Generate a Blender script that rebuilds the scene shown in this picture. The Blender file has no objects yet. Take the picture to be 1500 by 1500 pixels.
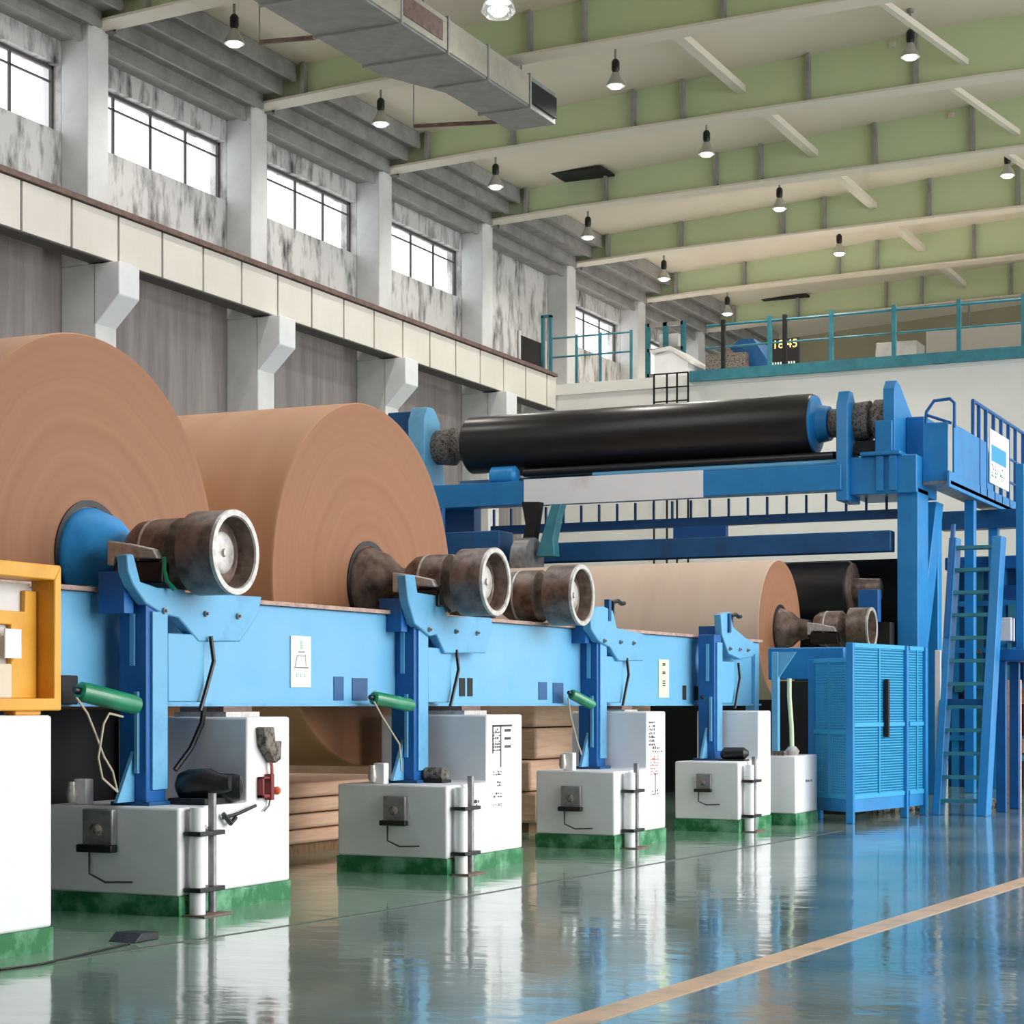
import bpy, math, random
from mathutils import Vector, Matrix
random.seed(7)
PI = math.pi
C = bpy.context.scene.collection
SC = bpy.context.scene

# ------------------------------------------------------------------ camera, world, sun, exposure
EYE, FPX, HX, HY, TH = 1.6, 2900.0, 750.0, 1032.0, math.atan(1360.0/2900.0)
s_, c_ = math.sin(TH), math.cos(TH)
cam_d = bpy.data.cameras.new('camera'); cam = bpy.data.objects.new('camera', cam_d); C.objects.link(cam)
cam_d.sensor_width = 36; cam_d.lens = 36*FPX/1500; cam_d.shift_y = (HY-750)/1500; cam_d.clip_end = 400
cam.location = (0, 0, EYE); cam.rotation_euler = (PI/2, 0, TH)
SC.camera = cam
SC.view_settings.view_transform = 'Standard'; SC.view_settings.look = 'None'
SC.view_settings.gamma = 1; SC.view_settings.use_curve_mapping = False
SC.view_settings.exposure = 0.18
w = bpy.data.worlds.new('sky'); SC.world = w; w.use_nodes = True
bg = w.node_tree.nodes['Background']; bg.inputs[0].default_value = (0.93, 0.97, 1.0, 1); bg.inputs[1].default_value = 2.3
sun_d = bpy.data.lights.new('sun', 'SUN'); sun_d.energy = 2.6; sun_d.angle = math.radians(50); sun_d.color = (1, .97, .92)
sun = bpy.data.objects.new('sun', sun_d); C.objects.link(sun)
sun.location = (20, -5, 12)
sun.rotation_euler = Vector((-1.0, -0.22, -0.45)).to_track_quat('-Z', 'Y').to_euler()

# ------------------------------------------------------------------ helpers
def S(r, g, b):
    f = lambda v: (v/255/12.92) if v/255 <= .04045 else ((v/255+.055)/1.055)**2.4
    return (f(r), f(g), f(b))
def ray(px, py):
    u = (px-HX)/FPX
    return (-s_+c_*u, c_+s_*u, (HY-py)/FPX)
def pX(px, py, X):                      # the point of the vertical plane X = const seen at that spot
    a = ray(px, py); d = X/a[0]; return (X, d*a[1], EYE+d*a[2])
def pY(px, py, Y):
    a = ray(px, py); d = Y/a[1]; return (d*a[0], Y, EYE+d*a[2])
def pZ(px, py, Z):
    a = ray(px, py); d = (Z-EYE)/a[2]; return (d*a[0], d*a[1], Z)

class MB:
    def __init__(self): self.v = []; self.f = []; self.m = []
    def add(self, vs, fs, m=0):
        n = len(self.v); self.v += [tuple(p) for p in vs]
        for f in fs: self.f.append(tuple(i+n for i in f)); self.m.append(m)
        return self
    def box(self, x0, x1, y0, y1, z0, z1, m=0):
        x0, x1 = min(x0, x1), max(x0, x1); y0, y1 = min(y0, y1), max(y0, y1); z0, z1 = min(z0, z1), max(z0, z1)
        vs = [(x, y, z) for z in (z0, z1) for y in (y0, y1) for x in (x0, x1)]
        return self.add(vs, [(0, 2, 3, 1), (4, 5, 7, 6), (0, 1, 5, 4), (2, 6, 7, 3), (0, 4, 6, 2), (1, 3, 7, 5)], m)
    def prism(self, pts, off, m=0):
        n = len(pts); o = Vector(off)
        a = [Vector(p) for p in pts]
        nrm = Vector((0, 0, 0))
        for i in range(n): nrm += a[i].cross(a[(i+1) % n])
        if nrm.dot(o) > 0: a = a[::-1]
        vs = a+[p+o for p in a]
        fs = [tuple(range(n)), tuple(range(2*n-1, n-1, -1))]
        fs += [((i+1) % n, i, n+i, n+(i+1) % n) for i in range(n)]
        return self.add(vs, fs, m)
    def px(self, yz, x0, x1, m=0): return self.prism([(x0, y, z) for y, z in yz], (x1-x0, 0, 0), m)
    def py(self, xz, y0, y1, m=0): return self.prism([(x, y0, z) for x, z in xz], (0, y1-y0, 0), m)
    def pz(self, xy, z0, z1, m=0): return self.prism([(x, y, z0) for x, y in xy], (0, 0, z1-z0), m)
    def lathe(self, o, ax, prof, seg=40, m=0, caps=True):
        ax = Vector(ax).normalized(); t = Vector((0, 0, 1)) if abs(ax.z) < .9 else Vector((0, 1, 0))
        e = ax.cross(t).normalized(); g = ax.cross(e); o = Vector(o)
        vs = []; fs = []
        for t_, r in prof:
            for k in range(seg):
                a = 2*PI*k/seg; vs.append(o+ax*t_+(e*math.cos(a)+g*math.sin(a))*max(r, 1e-4))
        n = len(prof)
        for i in range(n-1):
            for k in range(seg):
                k2 = (k+1) % seg; fs.append((i*seg+k, i*seg+k2, (i+1)*seg+k2, (i+1)*seg+k))
        if caps: fs.append(tuple(range(seg-1, -1, -1))); fs.append(tuple((n-1)*seg+k for k in range(seg)))
        return self.add(vs, fs, m)
    def cyl(self, a, b, r, seg=14, m=0):
        a = Vector(a); b = Vector(b); return self.lathe(a, b-a, [(0, r), ((b-a).length, r)], seg, m)
    def bar(self, a, b, w, h, m=0):       # a square bar from a to b
        a = Vector(a); b = Vector(b); d = (b-a).normalized()
        t = Vector((0, 0, 1)) if abs(d.z) < .95 else Vector((0, 1, 0))
        e = d.cross(t).normalized()*w/2; g = e.cross(d).normalized()*h/2
        vs = [a-e-g, a+e-g, a+e+g, a-e+g, b-e-g, b+e-g, b+e+g, b-e+g]
        return self.add(vs, [(0, 1, 2, 3), (7, 6, 5, 4), (0, 4, 5, 1), (1, 5, 6, 2), (2, 6, 7, 3), (3, 7, 4, 0)], m)
    def tube(self, pts, r, seg=8, m=0):
        P = [Vector(p) for p in pts]; vs = []; fs = []; n = len(P)
        pe = None
        for i, p in enumerate(P):
            d = (P[min(i+1, n-1)]-P[max(i-1, 0)]).normalized()
            if pe is None:
                t = Vector((0, 0, 1)) if abs(d.z) < .9 else Vector((1, 0, 0)); e = d.cross(t).normalized()
            else: e = (pe-d*pe.dot(d)).normalized()
            pe = e; g = d.cross(e)
            for k in range(seg):
                a = 2*PI*k/seg; vs.append(p+(e*math.cos(a)+g*math.sin(a))*r)
        for i in range(n-1):
            for k in range(seg):
                k2 = (k+1) % seg; fs.append((i*seg+k, i*seg+k2, (i+1)*seg+k2, (i+1)*seg+k))
        fs.append(tuple(range(seg-1, -1, -1))); fs.append(tuple((n-1)*seg+k for k in range(seg)))
        return self.add(vs, fs, m)
    def build(self, name, mats, parent=None, bev=0, origin=None, ang=35):
        if not isinstance(mats, (list, tuple)): mats = [mats]
        me = bpy.data.meshes.new(name)
        if parent is None and origin is None:
            xs, ys, zs = zip(*self.v); origin = ((min(xs)+max(xs))/2, (min(ys)+max(ys))/2, min(zs))
        base = Vector((0, 0, 0)); p = parent
        while p is not None: base += p.location; p = p.parent
        o3 = Vector(origin) if origin is not None else base
        me.from_pydata([Vector(v)-o3 for v in self.v], [], self.f)
        for m in mats: me.materials.append(m)
        me.polygons.foreach_set('material_index', self.m)
        me.polygons.foreach_set('use_smooth', [True]*len(self.f))
        me.update(); me.set_sharp_from_angle(angle=math.radians(ang))
        o = bpy.data.objects.new(name, me); C.objects.link(o)
        o.location = o3-base
        if parent is not None: o.parent = parent
        if bev:
            b = o.modifiers.new('bevel', 'BEVEL'); b.width = bev; b.segments = 2; b.limit_method = 'ANGLE'; b.angle_limit = math.radians(40); b.harden_normals = False
        return o
def thing(name, label, cat, loc, group=None):
    o = bpy.data.objects.new(name, None); C.objects.link(o); o.location = loc; o.empty_display_size = .2
    o['label'] = label; o['category'] = cat
    if group: o['group'] = group
    return o
def tag(o, label, cat, group=None):
    o['label'] = label; o['category'] = cat
    if group: o['group'] = group
    return o
def struct(o): o['kind'] = 'structure'; return o
def dup(root, loc, label):
    r = root.copy(); C.objects.link(r); r.location = loc; r['label'] = label
    for ch in list(root.children):
        k = ch.copy(); C.objects.link(k); k.parent = r
        for g in list(ch.children):
            q = g.copy(); C.objects.link(q); q.parent = k
    return r
def text(name, body, size, mat_, parent, loc, rot, ext=.002):
    cu = bpy.data.curves.new(name, 'FONT'); cu.body = body; cu.size = size; cu.extrude = ext; cu.align_x = 'CENTER'; cu.align_y = 'CENTER'
    t = bpy.data.objects.new(name, cu); C.objects.link(t)
    dg = bpy.context.evaluated_depsgraph_get(); me = bpy.data.meshes.new_from_object(t.evaluated_get(dg))
    bpy.data.objects.remove(t)
    o = bpy.data.objects.new(name, me); C.objects.link(o); me.materials.clear(); me.materials.append(mat_)
    base = Vector((0, 0, 0)); p = parent
    while p is not None: base += p.location; p = p.parent
    o.parent = parent; o.location = Vector(loc)-base; o.rotation_euler = rot
    return o

# ------------------------------------------------------------------ materials
def mat(name, col, rough=.5, metal=0.0, col2=None, nscale=3.0, lo=.4, hi=.7, stretch=(1, 1, 1), bump=0.0, bscale=20, coat=0.0, emit=None, spec=.5, detail=5):
    m = bpy.data.materials.new(name); m.use_nodes = True; nt = m.node_tree; b = nt.nodes['Principled BSDF']
    b.inputs['Base Color'].default_value = (*col, 1); b.inputs['Roughness'].default_value = rough; b.inputs['Metallic'].default_value = metal
    b.inputs['Coat Weight'].default_value = coat; b.inputs['Specular IOR Level'].default_value = spec
    if emit: b.inputs['Emission Color'].default_value = (*emit[0], 1); b.inputs['Emission Strength'].default_value = emit[1]
    if col2 or bump:
        tc = nt.nodes.new('ShaderNodeTexCoord'); mp = nt.nodes.new('ShaderNodeMapping'); mp.inputs['Scale'].default_value = stretch
        nt.links.new(tc.outputs['Object'], mp.inputs[0])
    if col2:
        n = nt.nodes.new('ShaderNodeTexNoise'); n.inputs['Scale'].default_value = nscale; n.inputs['Detail'].default_value = detail; n.inputs['Roughness'].default_value = .62
        nt.links.new(mp.outputs[0], n.inputs['Vector'])
        r = nt.nodes.new('ShaderNodeValToRGB'); r.color_ramp.elements[0].position = lo; r.color_ramp.elements[1].position = hi
        r.color_ramp.elements[0].color = (*col, 1); r.color_ramp.elements[1].color = (*col2, 1)
        nt.links.new(n.outputs['Fac'], r.inputs[0]); nt.links.new(r.outputs[0], b.inputs['Base Color'])
    if bump:
        n2 = nt.nodes.new('ShaderNodeTexNoise'); n2.inputs['Scale'].default_value = bscale; n2.inputs['Detail'].default_value = 3
        nt.links.new(mp.outputs[0], n2.inputs['Vector'])
        bp = nt.nodes.new('ShaderNodeBump'); bp.inputs['Strength'].default_value = bump; bp.inputs['Distance'].default_value = .02
        nt.links.new(n2.outputs['Fac'], bp.inputs['Height']); nt.links.new(bp.outputs[0], b.inputs['Normal'])
    return m
M = {}
M['rail_blue'] = mat('rail_blue_paint', S(96, 170, 216), .38, col2=S(120, 180, 214), nscale=.8, lo=.35, hi=.75)
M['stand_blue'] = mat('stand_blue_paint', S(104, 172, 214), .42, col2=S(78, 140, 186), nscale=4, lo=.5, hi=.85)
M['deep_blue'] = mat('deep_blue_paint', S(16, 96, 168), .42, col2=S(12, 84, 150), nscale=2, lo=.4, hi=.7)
M['gantry_blue'] = mat('gantry_blue_paint', S(34, 134, 200), .4, col2=S(26, 116, 182), nscale=1.4, lo=.4, hi=.75)
M['dark_blue'] = mat('dark_blue_paint', S(18, 86, 142), .45, col2=S(12, 70, 120), nscale=2, lo=.4, hi=.7)
M['hub_blue'] = mat('hub_blue_paint', S(46, 156, 232), .4, col2=S(30, 128, 208), nscale=5, lo=.45, hi=.75)
M['teal'] = mat('teal_paint', S(60, 134, 150), .45, col2=S(44, 112, 130), nscale=3)
M['white'] = mat('white_paint', S(238, 238, 242), .5, col2=S(224, 226, 230), nscale=1.6, lo=.45, hi=.8)
M['green_band'] = mat('green_base_paint', S(20, 108, 58), .45, col2=S(110, 168, 134), nscale=4, lo=.45, hi=.65)
M['yellow'] = mat('yellow_paint', S(232, 172, 60), .45, col2=S(220, 152, 40), nscale=3)
M['black'] = mat('black_rubber', (.006, .006, .007), .38, bump=.15, bscale=60)
M['roll_black'] = mat('black_roll_cover', (.012, .011, .013), .32)
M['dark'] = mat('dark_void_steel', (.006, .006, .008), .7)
M['brown_steel'] = mat('oiled_brown_steel', S(132, 112, 102), .4, .3, col2=S(74, 60, 54), nscale=8, lo=.4, hi=.7)
M['bright_steel'] = mat('bright_worn_steel', S(206, 202, 198), .38, .35, col2=S(168, 160, 154), nscale=14, lo=.45, hi=.7)
M['grey_steel'] = mat('grey_steel', S(150, 150, 152), .4, .4, col2=S(110, 110, 112), nscale=6)
M['grey_cloth'] = mat('grey_roughcast', S(128, 120, 112), .8, 0, col2=S(60, 56, 52), nscale=22, lo=.45, hi=.62, bump=.4, bscale=40)
M['galv'] = mat('galvanised_duct', S(150, 150, 148), .5, .1, col2=S(134, 134, 134), nscale=3)
M['galv_side'] = mat('duct_side_sheet', S(176, 172, 158), .5, .1, col2=S(160, 156, 144), nscale=3)
M['lamp_green'] = mat('green_lamp_body', S(30, 140, 100), .28, coat=.3, col2=S(20, 110, 76), nscale=3)
M['ceiling'] = mat('cream_ceiling', S(234, 222, 204), .62, col2=S(226, 213, 194), nscale=.35, lo=.35, hi=.75)
M['beam_green'] = mat('pale_green_steel', S(208, 216, 172), .55, col2=S(192, 212, 170), nscale=.4, lo=.3, hi=.8)
M['flange'] = mat('cream_flange', S(226, 216, 200), .55)
M['purlin'] = mat('grey_eaves_channel', S(160, 158, 154), .6, col2=S(132, 130, 128), nscale=2)
M['pilaster'] = mat('pale_render', S(226, 226, 226), .7, col2=S(210, 210, 210), nscale=1.3)
M['panel'] = mat('cream_panel', S(232, 226, 218), .6, col2=S(224, 216, 206), nscale=1, lo=.3, hi=.8)
M['seam'] = mat('grey_seam', S(84, 80, 78), .7)
M['rust'] = mat('rusty_rail', S(126, 102, 96), .7, col2=S(96, 76, 70), nscale=6)
M['pink'] = mat('dusty_flange', S(190, 160, 150), .7, col2=S(150, 120, 112), nscale=9)
M['conc_up'] = mat('stained_plaster', S(216, 214, 212), .85, col2=S(70, 68, 70), nscale=2.2, lo=.47, hi=.70, stretch=(1, 1.6, .5), bump=.3, bscale=12, detail=9)
M['conc_low'] = mat('dark_concrete', S(134, 127, 126), .85, col2=S(172, 164, 160), nscale=1.6, lo=.42, hi=.8, stretch=(1, 2.2, .18), bump=.2, bscale=8, detail=7)
M['wall_white'] = mat('back_wall_white', S(245, 243, 240), .7, col2=S(238, 235, 231), nscale=.5)
M['wall_end'] = mat('end_wall_olive', S(172, 164, 136), .75, col2=S(160, 152, 128), nscale=.4)
M['wood'] = mat('brown_wood', S(120, 88, 56), .7, col2=S(70, 50, 34), nscale=8, stretch=(1, 6, 1))
M['ply'] = mat('cream_ply', S(226, 208, 186), .6)
M['red'] = mat('red_valve_paint', S(128, 34, 36), .5)
M['orange'] = mat('orange_knob', S(206, 92, 48), .5)
M['sign'] = mat('white_sign_plate', S(236, 240, 236), .5)
M['sign_y'] = mat('pale_yellow_sign', S(222, 240, 196), .5)
M['ink'] = mat('dark_ink', S(66, 66, 66), .7)
M['ink_g'] = mat('faded_green_ink', S(150, 190, 164), .7)
M['ink_r'] = mat('red_ink', S(186, 110, 96), .7)
M['amber'] = mat('amber_digits', (.05, .04, .01), .5, emit=((1, .8, .25), 1.6))
M['bulb'] = mat('lit_bulb', (.9, .9, .9), .3, emit=((1, .97, .9), 3))
M['reflector'] = mat('lamp_reflector', S(190, 190, 186), .25, .7)
M['smudge'] = mat('grey_sign_panel', S(244, 245, 250), .5, col2=S(206, 192, 194), nscale=.55, lo=.58, hi=.85)
M['mesh_blue'] = mat('mesh_blue_paint', S(48, 158, 208), .5)
M['cable'] = mat('pale_cable', S(190, 176, 156), .6)
M['kraft_stack'] = mat('kraft_stack', S(206, 170, 144), .8, col2=S(186, 148, 122), nscale=3, stretch=(1, .4, 5), bump=.3, bscale=5)
M['debris'] = mat('paper_debris', S(150, 140, 124), .8, col2=S(70, 62, 54), nscale=12)

def kraft(name, a, b, rings):
    m = bpy.data.materials.new(name); m.use_nodes = True; nt = m.node_tree; p = nt.nodes['Principled BSDF']; p.inputs['Roughness'].default_value = .62
    tc = nt.nodes.new('ShaderNodeTexCoord'); sp = nt.nodes.new('ShaderNodeSeparateXYZ'); nt.links.new(tc.outputs['Object'], sp.inputs[0])
    n = nt.nodes.new('ShaderNodeTexNoise'); n.inputs['Detail'].default_value = 4
    if rings:
        cb = nt.nodes.new('ShaderNodeCombineXYZ'); nt.links.new(sp.outputs[1], cb.inputs[1]); nt.links.new(sp.outputs[2], cb.inputs[2])
        ln = nt.nodes.new('ShaderNodeVectorMath'); ln.operation = 'LENGTH'; nt.links.new(cb.outputs[0], ln.inputs[0])
        wv = nt.nodes.new('ShaderNodeTexNoise'); wv.inputs['Scale'].default_value = 1.1; nt.links.new(tc.outputs['Object'], wv.inputs[0])
        mu = nt.nodes.new('ShaderNodeMath'); mu.operation = 'MULTIPLY_ADD'; mu.inputs[1].default_value = .22; nt.links.new(wv.outputs[0], mu.inputs[0]); nt.links.new(ln.outputs['Value'], mu.inputs[2])
        c2 = nt.nodes.new('ShaderNodeCombineXYZ'); nt.links.new(mu.outputs[0], c2.inputs[0]); n.inputs['Scale'].default_value = 9; nt.links.new(c2.outputs[0], n.inputs['Vector'])
    else:
        n.inputs['Scale'].default_value = 1.5; mp = nt.nodes.new('ShaderNodeMapping'); mp.inputs['Scale'].default_value = (2.5, .3, .3); nt.links.new(tc.outputs['Object'], mp.inputs[0]); nt.links.new(mp.outputs[0], n.inputs['Vector'])
    r = nt.nodes.new('ShaderNodeValToRGB'); r.color_ramp.elements[0].position = .25; r.color_ramp.elements[1].position = .75
    r.color_ramp.elements[0].color = (*b, 1); r.color_ramp.elements[1].color = (*a, 1)
    nt.links.new(n.outputs['Fac'], r.inputs[0]); nt.links.new(r.outputs[0], p.inputs['Base Color'])
    return m
M['kraft'] = kraft('kraft_paper_side', S(196, 146, 108), S(186, 134, 96), False)
M['kraft_face'] = kraft('kraft_paper_edge', S(156, 109, 77), S(140, 92, 61), True)
M['kraft_pale'] = kraft('pale_kraft_side', S(212, 188, 170), S(204, 178, 160), False)

def glass_mat():
    m = bpy.data.materials.new('window_glass'); m.use_nodes = True; nt = m.node_tree
    for n in list(nt.nodes): nt.nodes.remove(n)
    o = nt.nodes.new('ShaderNodeOutputMaterial'); mx = nt.nodes.new('ShaderNodeMixShader'); t = nt.nodes.new('ShaderNodeBsdfTransparent'); g = nt.nodes.new('ShaderNodeBsdfGlossy')
    g.inputs['Roughness'].default_value = .03; mx.inputs[0].default_value = .04
    nt.links.new(t.outputs[0], mx.inputs[1]); nt.links.new(g.outputs[0], mx.inputs[2]); nt.links.new(mx.outputs[0], o.inputs[0])
    return m
M['glass'] = glass_mat()
def lamp_glass():
    m = mat('clear_lamp_glass', (.85, .9, .92), .08); m.node_tree.nodes['Principled BSDF'].inputs['Transmission Weight'].default_value = .85
    return m
M['lamp_glass'] = lamp_glass()

def floor_mat():
    m = bpy.data.materials.new('painted_epoxy_floor'); m.use_nodes = True; nt = m.node_tree; p = nt.nodes['Principled BSDF']
    L = nt.links.new
    tc = nt.nodes.new('ShaderNodeTexCoord'); sp = nt.nodes.new('ShaderNodeSeparateXYZ'); L(tc.outputs['Object'], sp.inputs[0])
    n = nt.nodes.new('ShaderNodeTexNoise'); n.inputs['Scale'].default_value = .35; n.inputs['Detail'].default_value = 6; L(tc.outputs['Object'], n.inputs['Vector'])
    r = nt.nodes.new('ShaderNodeValToRGB'); r.color_ramp.elements[0].position = .35; r.color_ramp.elements[1].position = .68
    r.color_ramp.elements[0].color = (*S(92, 120, 118), 1); r.color_ramp.elements[1].color = (*S(142, 156, 148), 1); L(n.outputs['Fac'], r.inputs[0])
    r2 = nt.nodes.new('ShaderNodeValToRGB'); r2.color_ramp.elements[0].position = .3; r2.color_ramp.elements[1].position = .7
    r2.color_ramp.elements[0].color = (*S(92, 138, 112), 1); r2.color_ramp.elements[1].color = (*S(144, 164, 148), 1); L(n.outputs['Fac'], r2.inputs[0])
    lt = nt.nodes.new('ShaderNodeMath'); lt.operation = 'LESS_THAN'; lt.inputs[1].default_value = -7.35; L(sp.outputs[0], lt.inputs[0])
    mx = nt.nodes.new('ShaderNodeMix'); mx.data_type = 'RGBA'; L(lt.outputs[0], mx.inputs[0]); L(r.outputs[0], mx.inputs[6]); L(r2.outputs[0], mx.inputs[7])
    L(mx.outputs[2], p.inputs['Base Color'])
    n3 = nt.nodes.new('ShaderNodeTexNoise'); n3.inputs['Scale'].default_value = 1.2; n3.inputs['Detail'].default_value = 4; L(tc.outputs['Object'], n3.inputs['Vector'])
    mr = nt.nodes.new('ShaderNodeMapRange'); mr.inputs[1].default_value = .3; mr.inputs[2].default_value = .75; mr.inputs[3].default_value = .06; mr.inputs[4].default_value = .14; L(n3.outputs['Fac'], mr.inputs[0]); L(mr.outputs[0], p.inputs['Roughness'])
    mp = nt.nodes.new('ShaderNodeMapping'); mp.inputs['Scale'].default_value = (1.1, 1.6, 1); mp.inputs['Rotation'].default_value = (0, 0, -TH); L(tc.outputs['Object'], mp.inputs[0])
    n2 = nt.nodes.new('ShaderNodeTexNoise'); n2.inputs['Scale'].default_value = 1.7; n2.inputs['Detail'].default_value = 3; L(mp.outputs[0], n2.inputs['Vector'])
    bp = nt.nodes.new('ShaderNodeBump'); bp.inputs['Strength'].default_value = .09; bp.inputs['Distance'].default_value = .05; L(n2.outputs['Fac'], bp.inputs['Height']); L(bp.outputs[0], p.inputs['Normal'])
    p.inputs['Coat Weight'].default_value = .1; p.inputs['Coat Roughness'].default_value = .04; p.inputs['Specular IOR Level'].default_value = .55
    L(bp.outputs[0], p.inputs['Coat Normal'])
    return m
M['floor'] = floor_mat()
M['line'] = mat('worn_yellow_line', S(214, 178, 142), .3, col2=S(150, 140, 116), nscale=3, lo=.5, hi=.75)
M['joint'] = mat('dark_floor_joint', S(74, 78, 72), .4)

# ------------------------------------------------------------------ the setting
WX, Y0, PIT = -22.0, 28.5, 5.25                      # left wall plane, first column centre, bay pitch
YK = [Y0+PIT*k for k in range(-4, 8)]
YEND = 66.0
struct(MB().box(-22.6, 9, -8, YEND+.4, -.2, 0).build('floor', M['floor'], origin=(0, 0, 0)))
struct(MB().box(-22.6, 9, -8.3, -8, 0, 15).build('unseen_wall_front', M['conc_low']))  # unseen wall added behind the camera to cut light from the front
struct(MB().box(9, 9.3, -8, 9, 0, 15).build('unseen_wall_right', M['conc_low']))  # unseen stretch of wall added to keep side light off the pedestal fronts
fl = MB(); fl.pz([(-4.47, 2), (-4.27, 2), (-2.36, 34), (-2.57, 34)], .001, .004); struct(fl.build('trim_1', M['line']))
fj = MB(); fj.pz([(-8.02, 8), (-8.00, 8), (-7.38, 13.7), (-6.85, 24.5), (-6.88, 24.5), (-7.41, 13.7)], .001, .004); struct(fj.build('trim_2', M['joint']))
RZ = lambda x: 14.15+(x+22.3)*.0594 if x <= -8 else 15.0-(x+8)*.0594
SKX0, SKX1, SKY0, SKY1 = -18.0, -9.5, 11.0, 26.5
ce = MB()
def roof_strip(xa, xb, ya, yb):
    xs = [xa]+([-8] if xa < -8 < xb else [])+[xb]
    ce.py([(x, RZ(x)) for x in xs]+[(x, RZ(x)+.15) for x in reversed(xs)], ya, yb)
roof_strip(-22.6, 9.3, -8.3, SKY0); roof_strip(-22.6, 9.3, SKY1, YEND+.4); roof_strip(-22.6, SKX0, SKY0, SKY1); roof_strip(SKX1, 9.3, SKY0, SKY1)
struct(ce.build('ceiling', M['ceiling']))
sk = MB(); n = 8
for i in range(n+1):
    y = SKY0+(SKY1-SKY0)*i/n; sk.py([(SKX0, RZ(SKX0)), (SKX1, RZ(SKX1)), (SKX1, RZ(SKX1)+.12), (SKX0, RZ(SKX0)+.12)], y-.04, y+.04)
for x in (SKX0+.05, (SKX0+SKX1)/2, SKX1-.05): sk.box(x-.05, x+.05, SKY0, SKY1, RZ(x)+.01, RZ(x)+.11)
sko = struct(sk.build('window_20', M['flange']))  # unseen skylight, added over the machine to light the roll tops
MB().py([(SKX0, RZ(SKX0)+.05), (SKX1, RZ(SKX1)+.05), (SKX1, RZ(SKX1)+.06), (SKX0, RZ(SKX0)+.06)], SKY0, SKY1).build('pane', M['glass'], sko)
WB, WT = 11.68, 12.86                                  # window sill and head
wl = MB()
wl.box(WX-.4, WX, -8, YEND, 0, 9.75, 1); wl.box(WX-.4, WX, -8, YEND, 9.75, WB); wl.box(WX-.4, WX, -8, YEND, WT, 14.15)
for k, y in enumerate(YK):
    wl.box(WX-.4, WX, y-.3, y+.3, WB, WT)
DB = 7                                                # the bay with bricked-up window and doorway
wl.box(WX-.4, WX, YK[DB]+.3, YK[DB+1]-.3, WB, WT)
struct(wl.build('wall_left', [M['conc_up'], M['conc_low']]))
nwin = 0
for k in range(3, 11):
    if k == DB: continue
    a, b = YK[k]+.3, YK[k+1]-.3; nwin += 1
    f = MB(); xx0, xx1 = WX-.22, WX-.16
    f.box(xx0, xx1, a, b, WT-.06, WT); f.box(xx0, xx1, a, b, WB, WB+.05); f.box(xx0, xx1, a, a+.06, WB, WT); f.box(xx0, xx1, b-.06, b, WB, WT)
    n = 4
    for i in range(1, n):
        y = a+(b-a)*i/n; f.box(xx0+.01, xx1-.01, y-.025, y+.025, WB, WT)
    f.box(xx0+.01, xx1-.01, a, b, WT-.30, WT-.27)
    fr = struct(f.build('window_%d' % nwin, M['seam']))
    MB().box(WX-.195, WX-.185, a+.02, b-.02, WB+.02, WT-.02).build('pane', M['glass'], fr)
# doorway in the bricked bay
dy0, dy1 = pX(760, 500, WX)[1], pX(796, 500, WX)[1]
dd = MB().box(WX-.02, WX+.03, dy0, dy1, 10.15, 11.35); dr = struct(dd.build('door_1', M['dark']))
MB().box(WX+.03, WX+.06, dy0-.1, dy0, 10.15, 11.45).box(WX+.03, WX+.06, dy1, dy1+.1, 10.15, 11.45).build('door_frame', M['pilaster'], dr)
# eaves channels along the wall head, one set per bay
for k in range(3, 11):
    e = MB(); a, b = YK[k]+.2, YK[k+1]-.2
    for i, (x0, x1, z0, z1) in enumerate([(-22, -21.55, 13.28, 13.75), (-21.55, -21.2, 13.5, 13.9), (-21.2, -20.75, 13.72, 14.1), (-20.75, -20.45, 13.95, 14.24)]):
        e.box(x0, x1, a, b, z0, z1); e.box(x1-.05, x1+.02, a, b, z0-.06, z0+.1)
    struct(e.build('trim_%d' % k, M['purlin']))
# concrete columns: shaft, corbel
protoc = None
ords = ['first', 'second', 'third', 'fourth', 'fifth', 'sixth', 'seventh', 'eighth', 'ninth', 'tenth']
for k in range(3, 11):
    lab = 'pale rendered wall column, %s from the near left edge of the hall' % ords[k-3]
    y = YK[k]
    if protoc is None:
        t = thing('wall_column', lab, 'column', (-21.7, y, 0), 'columns along the left wall')
        MB().box(WX, -21.25, y-.3, y+.3, 0, 9.3).build('lower_shaft', M['pilaster'], t, bev=.02)
        MB().py([(-21.3, 8.2), (-20.75, 8.72), (-20.75, 9.3), (-21.3, 9.3)], y-.3, y+.3).build('corbel', M['white'], t, bev=.02)
        MB().box(WX, -21.42, y-.3, y+.3, 9.3, 13.6).build('upper_shaft', M['pilaster'], t, bev=.02)
        protoc = t
    else: dup(protoc, (-21.7, y, 0), lab)
# crane girder: panelled face, rail
g = thing('crane_girder', 'long cream panelled crane girder running along the left wall', 'girder', (-21.1, 28, 9.3))
GY1 = 47.45
MB().box(-21.4, -21.02, 4, GY1, 9.32, 10.18).build('girder_body', M['seam'], g)
pn = MB(); y = YK[0]
while y < GY1-.1:
    a, b = max(y+.03, 4), min(y+PIT/4-.03, GY1)
    if b > a+.1: pn.box(-21.04, -20.98, a, b, 9.34, 10.16)
    y += PIT/4
pn.build('face_panel', M['panel'], g, bev=.008)
MB().box(-21.4, -20.92, 4, GY1, 10.18, 10.25).box(-21.25, -21.13, 4, GY1, 10.25, 10.36).build('rail', M['rust'], g)
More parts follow.
